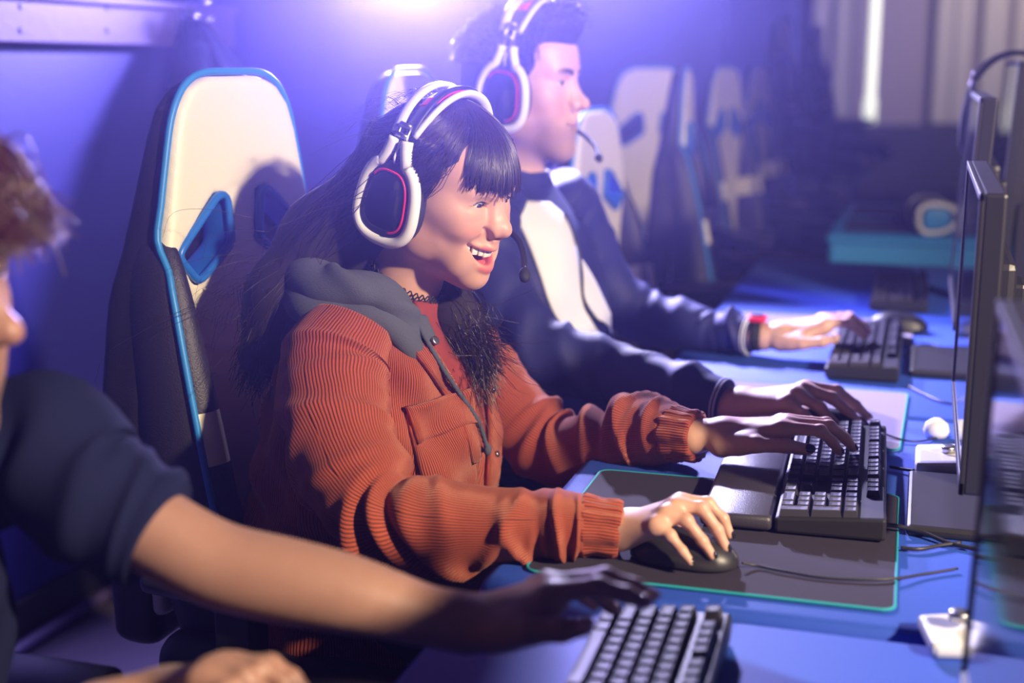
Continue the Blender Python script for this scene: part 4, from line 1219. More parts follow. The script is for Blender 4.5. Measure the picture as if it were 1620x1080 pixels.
SR = catmull(np.array([atY(560, 520, 1.575), atY(530, 585, 1.535), atY(540, 690, 1.475), atY(585, 785, 1.430), atY(660, 822, 1.415), atY(780, 832, 1.425), atY(870, 828, 1.435), atY(925, 830, 1.443)]), 16)
tR = np.linspace(0, 1, len(SR))
rR = np.interp(tR, [0, .12, .25, .42, .55, .70, .86, 1.0], [.060, .073, .066, .064, .058, .047, .041, .036])
fR_ = folds([(.50, 1.2, .05, .022, .012, 1.2), (.56, .8, .08, .020, .011, 1.1), (.62, 1.0, .06, .018, .009, 1.2), (.44, 2.2, -.06, .022, .010, 1.2), (.36, 1.6, .08, .02, .008, 1.3),
             (.53, 1.0, .06, .016, -.010, 1.0), (.59, .9, .08, .014, -.009, 1.0), (.47, 1.8, .02, .015, -.007, 1.0), (.28, 2.4, .10, .022, .007, 1.0), (.20, 1.5, -.06, .022, .006, 1.0),
             (.68, 2.0, .05, .02, .007, 1.2), (.74, .5, -.06, .018, .006, 1.2), (.80, 1.4, .05, .016, .008, 1.2), (.86, 2.2, -.04, .014, .007, 1.0), (.91, 1.0, .03, .012, .008, .8), (.955, 1.7, -.02, .010, .007, .6),
             (.50, -1.6, .0, .05, -.010, 1.0)])
rf = rand_folds(26, 11, .0035, .016)
sleeve = cuffed('sleeve', SR, np.stack([rR, rR], 1), M['cord'], jk, 96, lambda a, t: 1.45 * fR_(a, t) + 1.5 * rf(a, t))
CR_ = catmull(np.array([atY(918, 830, 1.442), atY(935, 831, 1.444), atY(958, 834, 1.447), atY(982, 837, 1.450)]), 10)
cuffed('cuff', CR_, np.interp(np.linspace(0, 1, len(CR_)), [0, .15, .5, .9, 1], [.034, .0365, .0335, .0330, .0315]), M['cord'], jk, 96,
       lambda a, t: .0016 * np.sin(13 * a + 3 * np.sin(2 * a))[None, :] * (1 + .4 * np.sin(9 * t))[:, None])
SL = catmull(np.array([atY(690, 520, 1.87), atY(745, 580, 1.93), atY(815, 660, 1.945), atY(890, 715, 1.920), atY(960, 700, 1.875), atY(1020, 684, 1.845), atY(1068, 686, 1.808)]), 16)
tL = np.linspace(0, 1, len(SL))
rL = np.interp(tL, [0, .2, .4, .55, .7, .82, .92, 1.0], [.058, .062, .060, .056, .050, .050, .046, .037])
fL_ = folds([(.62, .6, .05, .02, .010, 1.0), (.70, .2, .07, .02, .012, 1.0), (.66, .4, .06, .014, -.010, 1.0), (.78, .8, .04, .02, .010, 1.0), (.86, .3, -.04, .018, .010, .8), (.92, 1.0, .03, .012, .006, .8), (.5, 1.2, .06, .02, .008, 1.0)])
rf2 = rand_folds(26, 12, .0035, .016)
cuffed('sleeve', SL, np.stack([rL, rL], 1), M['cord'], jk, 96, lambda a, t: 1.3 * fL_(a, t) + 1.5 * rf2(a, t))
CL_ = catmull(np.array([atY(1062, 686, 1.812), atY(1078, 687, 1.802), atY(1092, 689, 1.795), atY(1106, 690, 1.79)]), 10)
cuffed('cuff', CL_, np.interp(np.linspace(0, 1, len(CL_)), [0, .15, .5, .9, 1], [.036, .040, .0365, .036, .034]), M['cord'], jk, 96,
       lambda a, t: .0016 * np.sin(14 * a + 3 * np.sin(2 * a))[None, :] * (1 + .4 * np.sin(9 * t))[:, None])
for P, rr_ in ((SR, rR), (SL, rL)):
    V, F, _ = sweep(P, np.minimum(rr_ * .62, .042), 18, False); bw.add(V, quads_only(F))
bw.build('body', M['skinw'], woman)
bvw = bvh_of(torso_w)
# chest: tee, plackets, pocket, snaps
tee_p = patch('tee_shirt', [(648, 468), (672, 530), (705, 590), (738, 650), (752, 715)], [(712, 470), (728, 530), (748, 585), (762, 640), (766, 715)], bvw, .004, M['tee'], woman, 10, 40, .006)
patch('placket', [(720, 470), (745, 535), (762, 600), (768, 680), (765, 770)], [(742, 470), (775, 535), (795, 600), (800, 680), (797, 770)], bvw, .008, M['cord'], jk, 8, 40, .006)
patch('placket', [(600, 500), (652, 560), (695, 620), (728, 680), (742, 730)], [(632, 490), (678, 548), (718, 606), (746, 665), (754, 725)], bvw, .008, M['cord'], jk, 8, 40, .006)
pk = patch('pocket', [(640, 655), (650, 700), (664, 745), (676, 775)], [(745, 655), (748, 690), (752, 730), (752, 770)], bvw, .006, M['cord'], jk, 14, 20, .005)
patch('pocket_flap', [(636, 642), (642, 668), (652, 700)], [(738, 612), (744, 640), (750, 668)], bvw, .013, M['cord'], jk, 14, 12, .007)
for (x, y, rr_) in ((681, 543, .0062), (770, 615, .0046), (777, 720, .0046), (722, 655, .004)):
    c, n_ = on_surface(x, y, bvw, .0105)
    q = np.array(Vector(n_).to_track_quat('Z', 'Y').to_matrix())
    Vn, Fn = lathe([(rr_, -.002), (rr_, .0006), (rr_ * .8, .0016), (rr_ * .45, .0010), (rr_ * .2, .0014)], 18)
    part('snap', Vn @ q.T + c, Fn, M['steel'], jk)

# ---- hood and drawstrings
hood = empty('hooded_sweatshirt', tuple(W0)); hood.parent = woman; hood.location = (0, 0, 0); ORIG[hood] = ORIG[woman]
tag(hood, 'charcoal jersey hood with cord')
HP = catmull(np.array([(-.630, 1.672, .905), atY(655, 530, 1.605), atY(600, 470, 1.580), (-.745, 1.575, 1.005), (-.800, 1.635, 1.020), (-.815, 1.70, 1.02), (-.790, 1.765, 1.015), (-.725, 1.795, .995), (-.655, 1.765, .960), (-.628, 1.715, .905)]), 10)
th_ = np.linspace(0, 1, len(HP))
rh = np.stack([np.interp(th_, [0, .1, .25, .5, .75, .9, 1], [.012, .022, .030, .036, .030, .022, .012]), np.interp(th_, [0, .1, .25, .5, .75, .9, 1], [.010, .016, .026, .034, .026, .016, .010])], 1)
hf = rand_folds(26, 21, .008, .025); hf2 = folds([(.28, .5, .0, .2, .006, 2), (.3, 2.4, .05, .2, -.008, 2)])
cuffed('hood', HP, rh, M['hoodie'], hood, 64, lambda a, t: hf(a, t) + hf2(a, t))
HP2 = HP * [1, 1, 1] + np.array([0, 0, -.022]) + (HP - [-.70, 1.685, .98]) * [.10, .10, 0]
cuffed('hood_fold', HP2[4:-4], rh[4:-4] * .8, M['hoodie'], hood, 48, rand_folds(16, 22, .005, .03))
dp = []
for (x, y) in ((648, 505), (668, 545), (692, 585), (720, 625), (742, 670), (757, 712)):
    c, n_ = on_surface(x, y, bvw, .013); dp.append(c)
DP = catmull(np.array(dp), 14)
tt_ = np.arange(len(DP))
cuffed('drawstring', DP, np.full(len(DP), .0032), M['hoodie'], hood, 10, lambda a, t: .0007 * np.sin(3 * a[None, :] + t[:, None] * 260))
e = DP[-1]
part('drawstring_knot', *(lambda L: (L[0] * [.006, .006, .009] + e, L[1]))(lathe([(math.sin(a), -math.cos(a)) for a in np.linspace(.05, PI - .05, 8)], 12)), M['hoodie'], hood)
DP2 = catmull(np.array([on_surface(x, y, bvw, .010)[0] for (x, y) in ((735, 480), (752, 520), (766, 560))]), 8)
tube('drawstring', DP2, .003, M['hoodie'], hood, 8)

# ---- choker: woven lace rings round the neck
nd = np.array([-.690, 1.685, .955]) - np.array([-.652, 1.672, 1.055]); nd /= np.linalg.norm(nd)
cc = np.array([-.652, 1.672, 1.055]) + nd * .040
e1 = np.cross(nd, [0, 1, 0]); e1 /= np.linalg.norm(e1); e2 = np.cross(nd, e1)
nc = MB()
tilt = np.array([0, 0, 0])
for row in range(3):
    P = []
    for k in range(240):
        a = 2 * PI * k / 240
        rr_ = .0580
        P.append(cc + (e1 * math.cos(a) + e2 * math.sin(a)) * rr_ + nd * (.004 * (row - 1) + .003 * math.sin(a * 40 + row * 2.1)) + nd * .012 * math.cos(a))
    P.append(P[0]); nc.tube(np.array(P), .0011, 5, False)
nc.build('choker', M['lace'], woman, True)

seated_legs(woman, -.72, 1.70, -.24)

# ---- hair
def hair_hull(T, prims, cut, h=.004, lo=(-.32, -.2, -.42), hi=(.16, .2, .2)):
    S = SDF(lo, hi, h)
    for q in prims:
        if q[0] == 'e': S.ell(q[1], q[2], q[3] if len(q) > 3 else 0)
        else: S.cone(q[1], q[2], q[3], q[4], q[5])
    for q in cut:
        S.ell(q[0], q[1], .012, 'sub', rot=q[2] if len(q) > 2 else None)
    V, Q = S.mesh(2)
    return V, Q

# key points of the hair in head coordinates
back1 = inv_pt(TW, atY(520, 380, 1.66)); back2 = inv_pt(TW, atY(450, 470, 1.62)); back3 = inv_pt(TW, atY(415, 560, 1.60))
sideF1 = inv_pt(TW, (-.655, 1.755, 1.02)); sideF2 = inv_pt(TW, atY(720, 500, 1.70)); sideF3 = inv_pt(TW, atY(755, 575, 1.69))
prims = [('e', (-.010, 0, .036), (.106, .086, .089)),
         ('e', (-.045, 0, .0), (.075, .078, .075), .03),
         ('c', (-.060, 0, -.01), back1, .072, .062, .03), ('c', back1, back2, .062, .050, .03), ('c', back2, back3, .050, .034, .03),
         ('c', (-.02, .075, .02), sideF1, .025, .035, .02), ('c', sideF1, sideF2, .035, .036, .02), ('c', sideF2, sideF3, .036, .020, .02)]
cut = [((.115, 0, -.022), (.078, .095, .085)), ((.066, -.085, .000), (.040, .05, .064)), ((.048, -.085, -.055), (.038, .05, .045))]
V, Q = hair_hull(TW, prims, cut)
hairw = part('hair', xf(TW, V), Q, M['hairbase'], woman)
tag(hairw, 'long dark brown hair with a fringe')

def scalp(phi, th, grow=1.0):
    """point on the hair cap: phi azimuth from the face, th polar from the top"""
    r = np.array([.1075, .0875, .0905]) * grow
    return np.stack([-.010 + r[0] * np.sin(th) * np.cos(phi), r[1] * np.sin(th) * np.sin(phi), .036 + r[2] * np.cos(th)], -1)

L = []
# fringe: locks from the crown over the forehead to the brows
for _ in range(120):
    pc = rng.uniform(-.66, .95); ec = 1.20 + .06 * math.cos(pc * 1.6) + rng.normal() * .05; sw = rng.normal() * .03; gc = 1.005 + rng.uniform(0, .045)
    for _ in range(24):
        q = np.linspace(0, 1, 14)
        ph = (pc + rng.normal() * .075 * (1.15 - q)) * (.50 + .50 * q ** .8) - .14 * q + sw * q ** 2
        th_ = rng.uniform(.05, .40) + q * (ec + rng.normal() * .018 - .2)
        P = scalp(ph, th_, gc + rng.uniform(-.012, .012))
        P[:, 0] += .008 * q ** 2 * np.cos(pc)
        P[:, 2] -= .010 * q ** 6
        L.append(P)
# thick top and side falls running to the back
for _ in range(4200):
    s = -1 if rng.random() < .62 else 1
    phi0 = s * rng.uniform(.6, 1.6); g = 1.0 + rng.uniform(0, .07)
    n = 22; q = np.linspace(0, 1, n)
    ph = phi0 + s * (rng.uniform(.5, 1.3)) * q ** 1.2
    thh = .15 + rng.uniform(0, .3) + q * rng.uniform(1.15, 1.55)
    P = scalp(np.clip(ph, -PI, PI), thh, g)
    L2 = P
    if s < 0:
        # flow on down behind the headset to the back of the shoulder
        u = rng.normal(size=3) * [.019, .026, .014]; u2 = rng.normal(size=3) * [.015, .022, .018]; u3 = rng.normal(size=3) * [.012, .016, .026]
        C = np.vstack([P[::5], [back1 + u], [back2 + u2], [back3 + u3]])
    else:
        u = rng.normal(size=3) * [.016, .014, .012]; u2 = rng.normal(size=3) * [.020, .016, .016]; u3 = rng.normal(size=3) * [.020, .016, .028]
        C = np.vstack([P[::6], [sideF1 + u], [sideF2 + u2], [sideF3 + u3]])
    D = catmull(C, 4)
    idx = np.linspace(0, len(D) - 1, 22)
    j = np.minimum(idx.astype(int), len(D) - 2); f = (idx - j)[:, None]
    L.append((D[j] * (1 - f) + D[j + 1] * f))
short = [p for p in L if len(p) == 14]; long_ = [p for p in L if len(p) == 22]
hs = strands('fringe', xf(TW, np.array(short)), .00075, .00035, M['hairw'], hairw)
hl = strands('hair_lengths', xf(TW, np.array(long_)), .0008, .0004, M['hairw'], hairw)
# side tress in front of the temple
L = []
for _ in range(260):
    a0 = scalp(np.array(-.85 + rng.normal() * .10), np.array(.5 + rng.random() * .2), 1.03)
    C = np.vstack([a0, scalp(np.array(-1.02 + rng.normal() * .06), np.array(1.05), 1.03), scalp(np.array(-1.15 + rng.normal() * .05), np.array(1.45), 1.02 ), [[.020 + rng.normal() * .004, -.082, -.004 - .01 * rng.random()]]])
    D = catmull(C, 4); L.append(D)
strands('temple_tress', xf(TW, np.array(L)), .0007, .0003, M['hairw'], hairw)
# stray hairs catching the light
L = []
for _ in range(60):
    phi = rng.uniform(2.0, 4.6); a0 = scalp(np.array(phi), np.array(rng.uniform(.1, 1.3)), 1.0)
    d = (a0 - np.array([-.01, 0, .03])); d /= np.linalg.norm(d)
    C = np.array([a0, a0 + d * .007 + [-.01, 0, .0], a0 + d * .013 + [-.025, rng.normal() * .010, -.010], a0 + d * .014 + [-.045, rng.normal() * .02, -.035]])
    L.append(catmull(C, 4))
for _ in range(160):
    k = rng.random(); c0 = back1 * (1 - k) + back2 * k; d = rng.normal(size=3) * [.03, .04, .02]
    C = np.array([c0 + d, c0 + d * 1.5 + [-.01, 0, -.02], c0 + d * 1.9 + [-.02, 0, -.05], c0 + d * 2.0 + [-.02, 0, -.09]])
    L.append(catmull(C, 4))
for _ in range(120):
    k = rng.random(); c0 = sideF2 * (1 - k) + sideF3 * k; d = rng.normal(size=3) * [.022, .02, .02]
    C = np.array([c0 + d, c0 + d * 1.5 + [.01, 0, -.01], c0 + d * 1.9 + [.02, 0, -.02], c0 + d * 2.2 + [.03, 0, -.02]])
    L.append(catmull(C, 4))
strands('stray_hairs', xf(TW, np.array(L)), .00035, .00015, M['hairw'], hairw)

headset(TW, 'white gaming headset with pink red trim on the laughing woman', M['white'], M['red'], .03, 1.0, dz=-.018, back=.016, mic=[[.010, .094, -.026], [.050, .099, -.036], [.100, .082, -.040], [.130, .058, -.048], [.150, .036, -.062]])

# ================================================================== MAN IN THE TRACK JACKET
M0 = np.array([-.72, 2.42, 0.0])
man = empty('person', tuple(M0))
tag(man, 'bearded man in navy and white track jacket beside the laughing woman', 'person')
TM = frame((-.720, 2.42, 1.246), math.radians(-7), math.radians(2), 0, 1.05)
nb = inv_pt(TM, (-.745, 2.43, 1.05)); nm_ = inv_pt(TM, (-.735, 2.425, 1.16))
bmn = Body()
V, Q, A = head_mesh(P_MAN, [(nm_, .053), (nb, .057)], .0022)
bmn.add(xf(TM, V), Q, A)
hand(bmn, HANDS['mR'], 1.08, (M['nailskin'], 'top'), man, .002, wrist_len=.092)
hand(bmn, HANDS['mL'], 1.05, (M['nailskin'], 'thumbside'), man, .002, wrist_len=.090)
V, F, _ = sweep(catmull([(-.745, 2.43, 1.06), (-.73, 2.42, .85), (-.72, 2.42, .55)], 6), np.interp(np.linspace(0, 1, 13), [0, .5, 1], [.06, .11, .12]), 20, False)
bmn.add(V, quads_only(F))
head_extras(man, TM, P_MAN, 'skinm')
jm = empty('track_jacket', tuple(M0)); jm.parent = man; jm.location = (0, 0, 0); ORIG[jm] = ORIG[man]
tag(jm, 'navy track jacket with white chest panels')
ST_M = np.array([[.50, -.715, 2.42, .165, .205], [.62, -.700, 2.42, .165, .205], [.74, -.700, 2.42, .160, .205], [.85, -.715, 2.42, .150, .210], [.94, -.730, 2.42, .138, .212],
                 [1.00, -.740, 2.42, .118, .195], [1.045, -.742, 2.425, .090, .150], [1.075, -.742, 2.427, .072, .095], [1.10, -.740, 2.427, .064, .070]])
def tors_m(th, z):
    A, Z = th[None, :], z[:, None]
    return (.006 * np.sin(A * 2 + Z * 20 + 1) * np.sin(Z * 26) + .005 * np.sin(A * 5 - Z * 28) + .006 * np.sin(A * 4 + Z * 45) * (Z < .78)) * np.clip((1.08 - Z) / .1, 0, 1)
V, F, uv = loft_z(ST_M, 112, 9, 2.25, tors_m)
torso_m = part('jacket_body', V, F, M['navy'], jm, True, uv)
S1 = catmull(np.array([atY(785, 300, 2.29), atY(765, 350, 2.245), atY(785, 450, 2.19), atY(858, 556, 2.13), atY(975, 590, 2.125), atY(1070, 615, 2.085), atY(1148, 637, 2.058)]), 14)
t_ = np.linspace(0, 1, len(S1)); r1 = np.interp(t_, [0, .15, .35, .55, .75, .95, 1], [.060, .068, .062, .056, .046, .039, .037])
cuffed('sleeve', S1, r1, M['navy'], jm, 64, (lambda fa, fb: (lambda a, t: fa(a, t) + fb(a, t)))(rand_folds(24, 31, .006, .022), folds([(.5, .5, .06, .02, .010, 1), (.58, .3, .05, .02, .010, 1), (.66, .6, .04, .02, .008, 1)])))
S2 = catmull(np.array([atY(880, 300, 2.56), atY(910, 350, 2.62), atY(952, 440, 2.665), atY(1015, 500, 2.67), atY(1100, 519, 2.635), atY(1150, 526, 2.615), atY(1190, 531, 2.60)]), 14)
t_ = np.linspace(0, 1, len(S2)); r2 = np.interp(t_, [0, .15, .35, .55, .75, .95, 1], [.058, .066, .060, .054, .044, .038, .034])
cuffed('sleeve', S2, r2, M['navy'], jm, 64, (lambda fa, fb: (lambda a, t: fa(a, t) + fb(a, t)))(rand_folds(24, 32, .006, .022), folds([(.5, .5, .06, .02, .010, 1), (.58, .3, .05, .02, .010, 1)])))
for P, rr_ in ((S1, r1), (S2, r2)):
    V, F, _ = sweep(P, np.minimum(rr_ * .62, .042), 18, False); bmn.add(V, quads_only(F))
bmn.build('body', M['skinm'], man)
for P in (S1[-5:], S2[-5:]):
    d = P[-1] - P[0]; d /= np.linalg.norm(d)
    for k in (.004, .010):
        q = P[-1] - d * k
        tube('cuff_stripe', np.array([q, q + d * .0012]), .0395, M['whitecloth'], jm, 32)
# stand collar
CP = []
for k in range(49):
    a = -.35 + (2 * PI - -.0 + .0) * k / 48.0 * .90 + .35 * 1.0
    CP.append((-.742 + .067 * math.cos(a) , 2.427 + .068 * math.sin(a), 1.085 - .022 * math.cos(a)))
V, F, uv = sweep(np.array(CP), np.stack([np.full(49, .030), np.full(49, .0075)], 1), 14, True)
part('collar', V, F, M['navy'], jm, True)
bvm = bvh_of(torso_m)
patch('chest_panel', [(800, 318), (830, 375), (852, 432), (872, 490), (905, 540), (938, 563), (952, 572)], [(868, 322), (895, 350), (910, 400), (918, 470), (940, 520), (968, 548), (970, 572)], bvm, .005, M['whitecloth'], jm, 14, 40, .005)
patch('chest_panel', [(916, 418), (918, 445), (926, 478), (952, 515), (975, 540), (984, 566)], [(918, 412), (936, 440), (955, 480), (972, 515), (984, 540), (990, 560)], bvm, .005, M['whitecloth'], jm, 10, 30, .005)
zp = catmull(np.array([on_surface(x, y, bvm, .008)[0] for (x, y) in ((888, 340), (906, 385), (914, 430), (917, 470), (930, 500), (955, 518), (975, 538), (982, 560), (975, 572))]), 8)
tube('zip', zp, .0028, M['black'], jm, 6)
seated_legs(man, -.72, 2.42, -.22)
# short hair, quiffed
prims = [('e', (-.012, 0, .052), (.104, .083, .092)), ('e', (.055, 0, .118), (.050, .055, .030), .03), ('e', (-.04, 0, .0), (.068, .076, .07), .03), ('e', (-.055, 0, -.035), (.052, .066, .055), .03)]
cut = [((.120, 0, -.010), (.072, .085, .090)), ((.085, 0, -.095), (.125, .14, .095)), ((.062, -.085, -.01), (.035, .05, .055)), ((.062, .085, -.01), (.035, .05, .055))]
V, Q = hair_hull(TM, prims, cut, .0035, (-.16, -.12, -.12), (.16, .12, .2))
hairm = part('hair', xf(TM, V), Q, M['hairbase'], man); tag(hairm, 'short dark hair brushed up at the front')
L = []
for _ in range(2600):
    phi = rng.uniform(-PI, PI); tht = math.acos(rng.uniform(-.05, 1.0))
    p = np.array([-.012 + .104 * math.sin(tht) * math.cos(phi), .083 * math.sin(tht) * math.sin(phi), .052 + .092 * math.cos(tht)])
    if p[0] > .055 and p[2] < .10: continue
    if p[0] > .02 and p[2] < .05 : continue
    d = (p - np.array([-.01, 0, .04])); d /= np.linalg.norm(d)
    fr = sstep(np.array(p[0]), .0, .07) * sstep(np.array(p[2]), .07, .12)
    lenh = .012 + .022 * float(fr)
    bend = np.array([.020 * float(fr) - .006, rng.normal() * .004, .004 + .012 * float(fr)])
    C = np.array([p - d * .004, p + d * lenh * .4 + bend * .3, p + d * lenh * .75 + bend * .9 + rng.normal(size=3) * .002, p + d * lenh * .8 + bend * 1.6 + rng.normal(size=3) * .005])
    if fr > .3: C[3] += [.006, 0, -.006]
    L.append(catmull(C, 3))
strands('hair_tufts', xf(TM, np.array(L)), .0009, .0004, M['hairm'], hairm)
headset(TM, 'white gaming headset with red trim on the man in track jacket', M['white'], M['red'], .10, 1.03)

# wristwatch
w_ = empty('wristwatch', tuple(atY(1197, 531, 2.60)))
tag(w_, 'red digital watch with dark strap on the left wrist of the track jacket man', 'watch')
c0 = atY(1197, 531, 2.602); ax = atY(1208, 531, 2.60) - atY(1190, 530, 2.60); ax /= np.linalg.norm(ax)
u = np.array([0, 0, 1.0]); u -= ax * (u @ ax); u /= np.linalg.norm(u); b = np.cross(ax, u)
ring = np.array([c0 + u * .0295 * math.cos(a) + b * .034 * math.sin(a) for a in np.linspace(0, 2 * PI, 41)])
V, F, uv = sweep(ring, np.stack([np.full(41, .0022), np.full(41, .010)], 1), 10, False, up=u); part('strap', V, F, M['blackmatte'], w_)
R_ = np.eye(4); R_[:3, 0] = ax; R_[:3, 1] = b; R_[:3, 2] = u; R_[:3, 3] = c0 + u * .032
mb = MB(); mb.box((-.018, -.017, -.003), (.018, .017, .009), .004, R_); cs = mb.build('case', M['red'], w_, True)
mb = MB(); mb.box((-.012, -.011, .008), (.012, .011, .0098), .001, R_); mb.build('dial', M['blackgloss'], cs)

# ================================================================== MAN IN THE FOREGROUND
F0 = np.array([-.90, .86, 0.0])
fman = empty('person', tuple(F0))
tag(fman, 'blurred foreground person in navy T-shirt reaching across the desk', 'person')
nose = atY(24, 528, .88)
TF = frame((0, 0, 0), math.radians(4), math.radians(6), 0, 1.05)
TF[:3, 3] = nose - xf(TF, (.119, 0, -.016))
P_F = dict(P_MAN); P_F.update(smile=.3)
bf = Body()
V, Q, A = head_mesh(P_F, [(inv_pt(TF, TF[:3, 3] + [-.03, 0, -.10]), .053), (inv_pt(TF, TF[:3, 3] + [-.055, 0, -.20]), .057)], .003)
bf.add(xf(TF, V), Q, A)
arm = [(atY(120, 765, .99), .040), (atY(250, 843, 1.0), .0335), (atY(345, 893, 1.01), .0325), (atY(450, 918, 1.022), .0325), (atY(560, 942, 1.035), .029), (atY(680, 975, 1.052), .0215)]
hand(bf, HANDS['fL'], 1.06, (M['nailskin'], 'thumbside'), fman, .0025, arm=arm)
hand(bf, HANDS['fR'], 1.06, None, fman, .003)
V, F, _ = sweep(catmull([TF[:3, 3] + [-.05, 0, -.17], (-.90, .84, .80), (-.90, .84, .52)], 6), np.interp(np.linspace(0, 1, 13), [0, .5, 1], [.06, .11, .12]), 20, False)
bf.add(V, quads_only(F))
V, F, _ = sweep(catmull([(-.88, .68, .92), (-.80, .66, .74), atY(255, 1100, .90)], 6), np.interp(np.linspace(0, 1, 13), [0, .5, 1], [.045, .04, .025]), 20, False)
bf.add(V, quads_only(F))
bf.build('body', M['skinf'], fman)
head_extras(fman, TF, P_F, 'skinf')
ts = empty('t_shirt', tuple(F0)); ts.parent = fman; ts.location = (0, 0, 0); ORIG[ts] = ORIG[fman]
tag(ts, 'dark navy cotton T-shirt')
ST_F = np.array([[.50, -.90, .84, .14, .18], [.62, -.90, .84, .135, .18], [.75, -.90, .84, .135, .185], [.85, -.90, .845, .135, .195], [.915, -.895, .85, .115, .185], [.95, -.89, .855, .085, .135], [.975, -.885, .86, .070, .085]])
V, F, uv = loft_z(ST_F, 96, 8, 2.25, lambda th, z: .006 * np.sin(th[None] * 4 + z[:, None] * 30) + .004 * np.sin(th[None] * 9 - z[:, None] * 40))
part('shirt_body', V, F, M['tshirt'], ts, True, uv)
SP = catmull(np.array([(-.865, .96, .915), atY(60, 700, 1.0), atY(130, 765, .995), atY(205, 818, .998), atY(250, 845, 1.0)]), 10)
cuffed('sleeve', SP, np.interp(np.linspace(0, 1, len(SP)), [0, .3, .6, 1], [.066, .066, .058, .0525]), M['tshirt'], ts, 64, (lambda fa, fb: (lambda a, t: fa(a, t) + fb(a, t)))(rand_folds(14, 41, .005, .05), folds([(.55, .8, .12, .05, .008, 1), (.75, .4, .12, .04, .007, 1), (.35, 1.0, .1, .05, .008, 1)])))
seated_legs(fman, -.88, .84, -.36, .55)
prims = [('e', (-.012, 0, .046), (.104, .085, .090)), ('e', (.060, 0, .085), (.040, .06, .028), .03), ('e', (-.04, 0, .0), (.07, .078, .07), .03)]
cut = [((.125, 0, -.022), (.070, .085, .090)), ((.035, 0, -.10), (.16, .14, .095))]
V, Q = hair_hull(TF, prims, cut, .005, (-.16, -.12, -.12), (.18, .12, .2))
hairf = part('hair', xf(TF, V), Q, M['hairbasef'], fman); tag(hairf, 'reddish brown hair falling over the brow')
L = []
tipf = inv_pt(TF, atY(72, 345, .88))
for _ in range(1500):
    phi = rng.uniform(-1.1, 1.1); g = 1.0 + rng.uniform(0, .05)
    a0 = np.array([-.012 + .106 * math.sin(.4) * math.cos(phi), .085 * math.sin(.5) * math.sin(phi), .046 + .092 * math.cos(.4)])
    a1 = np.array([.065, .05 * math.sin(phi), .118 + rng.normal() * .006])
    a2 = np.array([.094 + rng.normal() * .006, .06 * math.sin(phi), .088 + rng.normal() * .010])
    a3 = np.array([.112 + rng.normal() * .010, .062 * math.sin(phi) + rng.normal() * .01, .062 + rng.normal() * .012])
    L.append(catmull(np.array([a0, a1, a2, a3]), 4))
strands('fringe', xf(TF, np.array(L)), .0012, .0005, M['hairf'], hairf)
# ------------------------------------------------------------------ keyboards (local: x away from the player, y to the player's left)
def keycap(w, l=.0182, h=.0095):
    """tapered cap with a dished, chamfered top; w along y, l along x"""
    b, t = (l * .5 - .0004, w * .5 - .0004), (l * .5 - .0028, w * .5 - .0026)
    V = []
    for (hx, hy, z) in ((b[0], b[1], 0), (t[0] + .0006, t[1] + .0006, h * .88), (t[0], t[1], h), (t[0] * .5, t[1] * .6, h - .0007)):
        V += [(-hx, -hy, z), (hx, -hy, z), (hx, hy, z), (-hx, hy, z)]
    F = []
    for r in range(3):
        for k in range(4): F.append((r * 4 + k, r * 4 + (k + 1) % 4, r * 4 + 4 + (k + 1) % 4, r * 4 + 4 + k))
    F.append((12, 13, 14, 15)); F.append((3, 2, 1, 0))
    return np.array(V), F
_key_me = {}
def key_mesh(w, l=.0182):
    k = (round(w, 4), round(l, 4))
    if k not in _key_me:
        V, F = keycap(w, l); me = make_mesh('key', V, F, False); me.materials.append(M['key']); _key_me[k] = me
    return _key_me[k]
U1 = .01905
ROWS = [  # row centre (x units from the front), list of key widths, y start in units (from the player's left end)
    (0, [1.25, 1.25, 1.25, 6.25, 1.25, 1.25, 1.25, 1.25]), (1, [2.25] + [1] * 10 + [2.75]), (2, [1.75] + [1] * 11 + [2.25]),
    (3, [1.5] + [1] * 12 + [1.5]), (4, [1] * 13 + [2]), (5.35, [1, -1, 1, 1, 1, 1, -.5, 1, 1, 1, 1, -.5, 1, 1, 1, 1])]
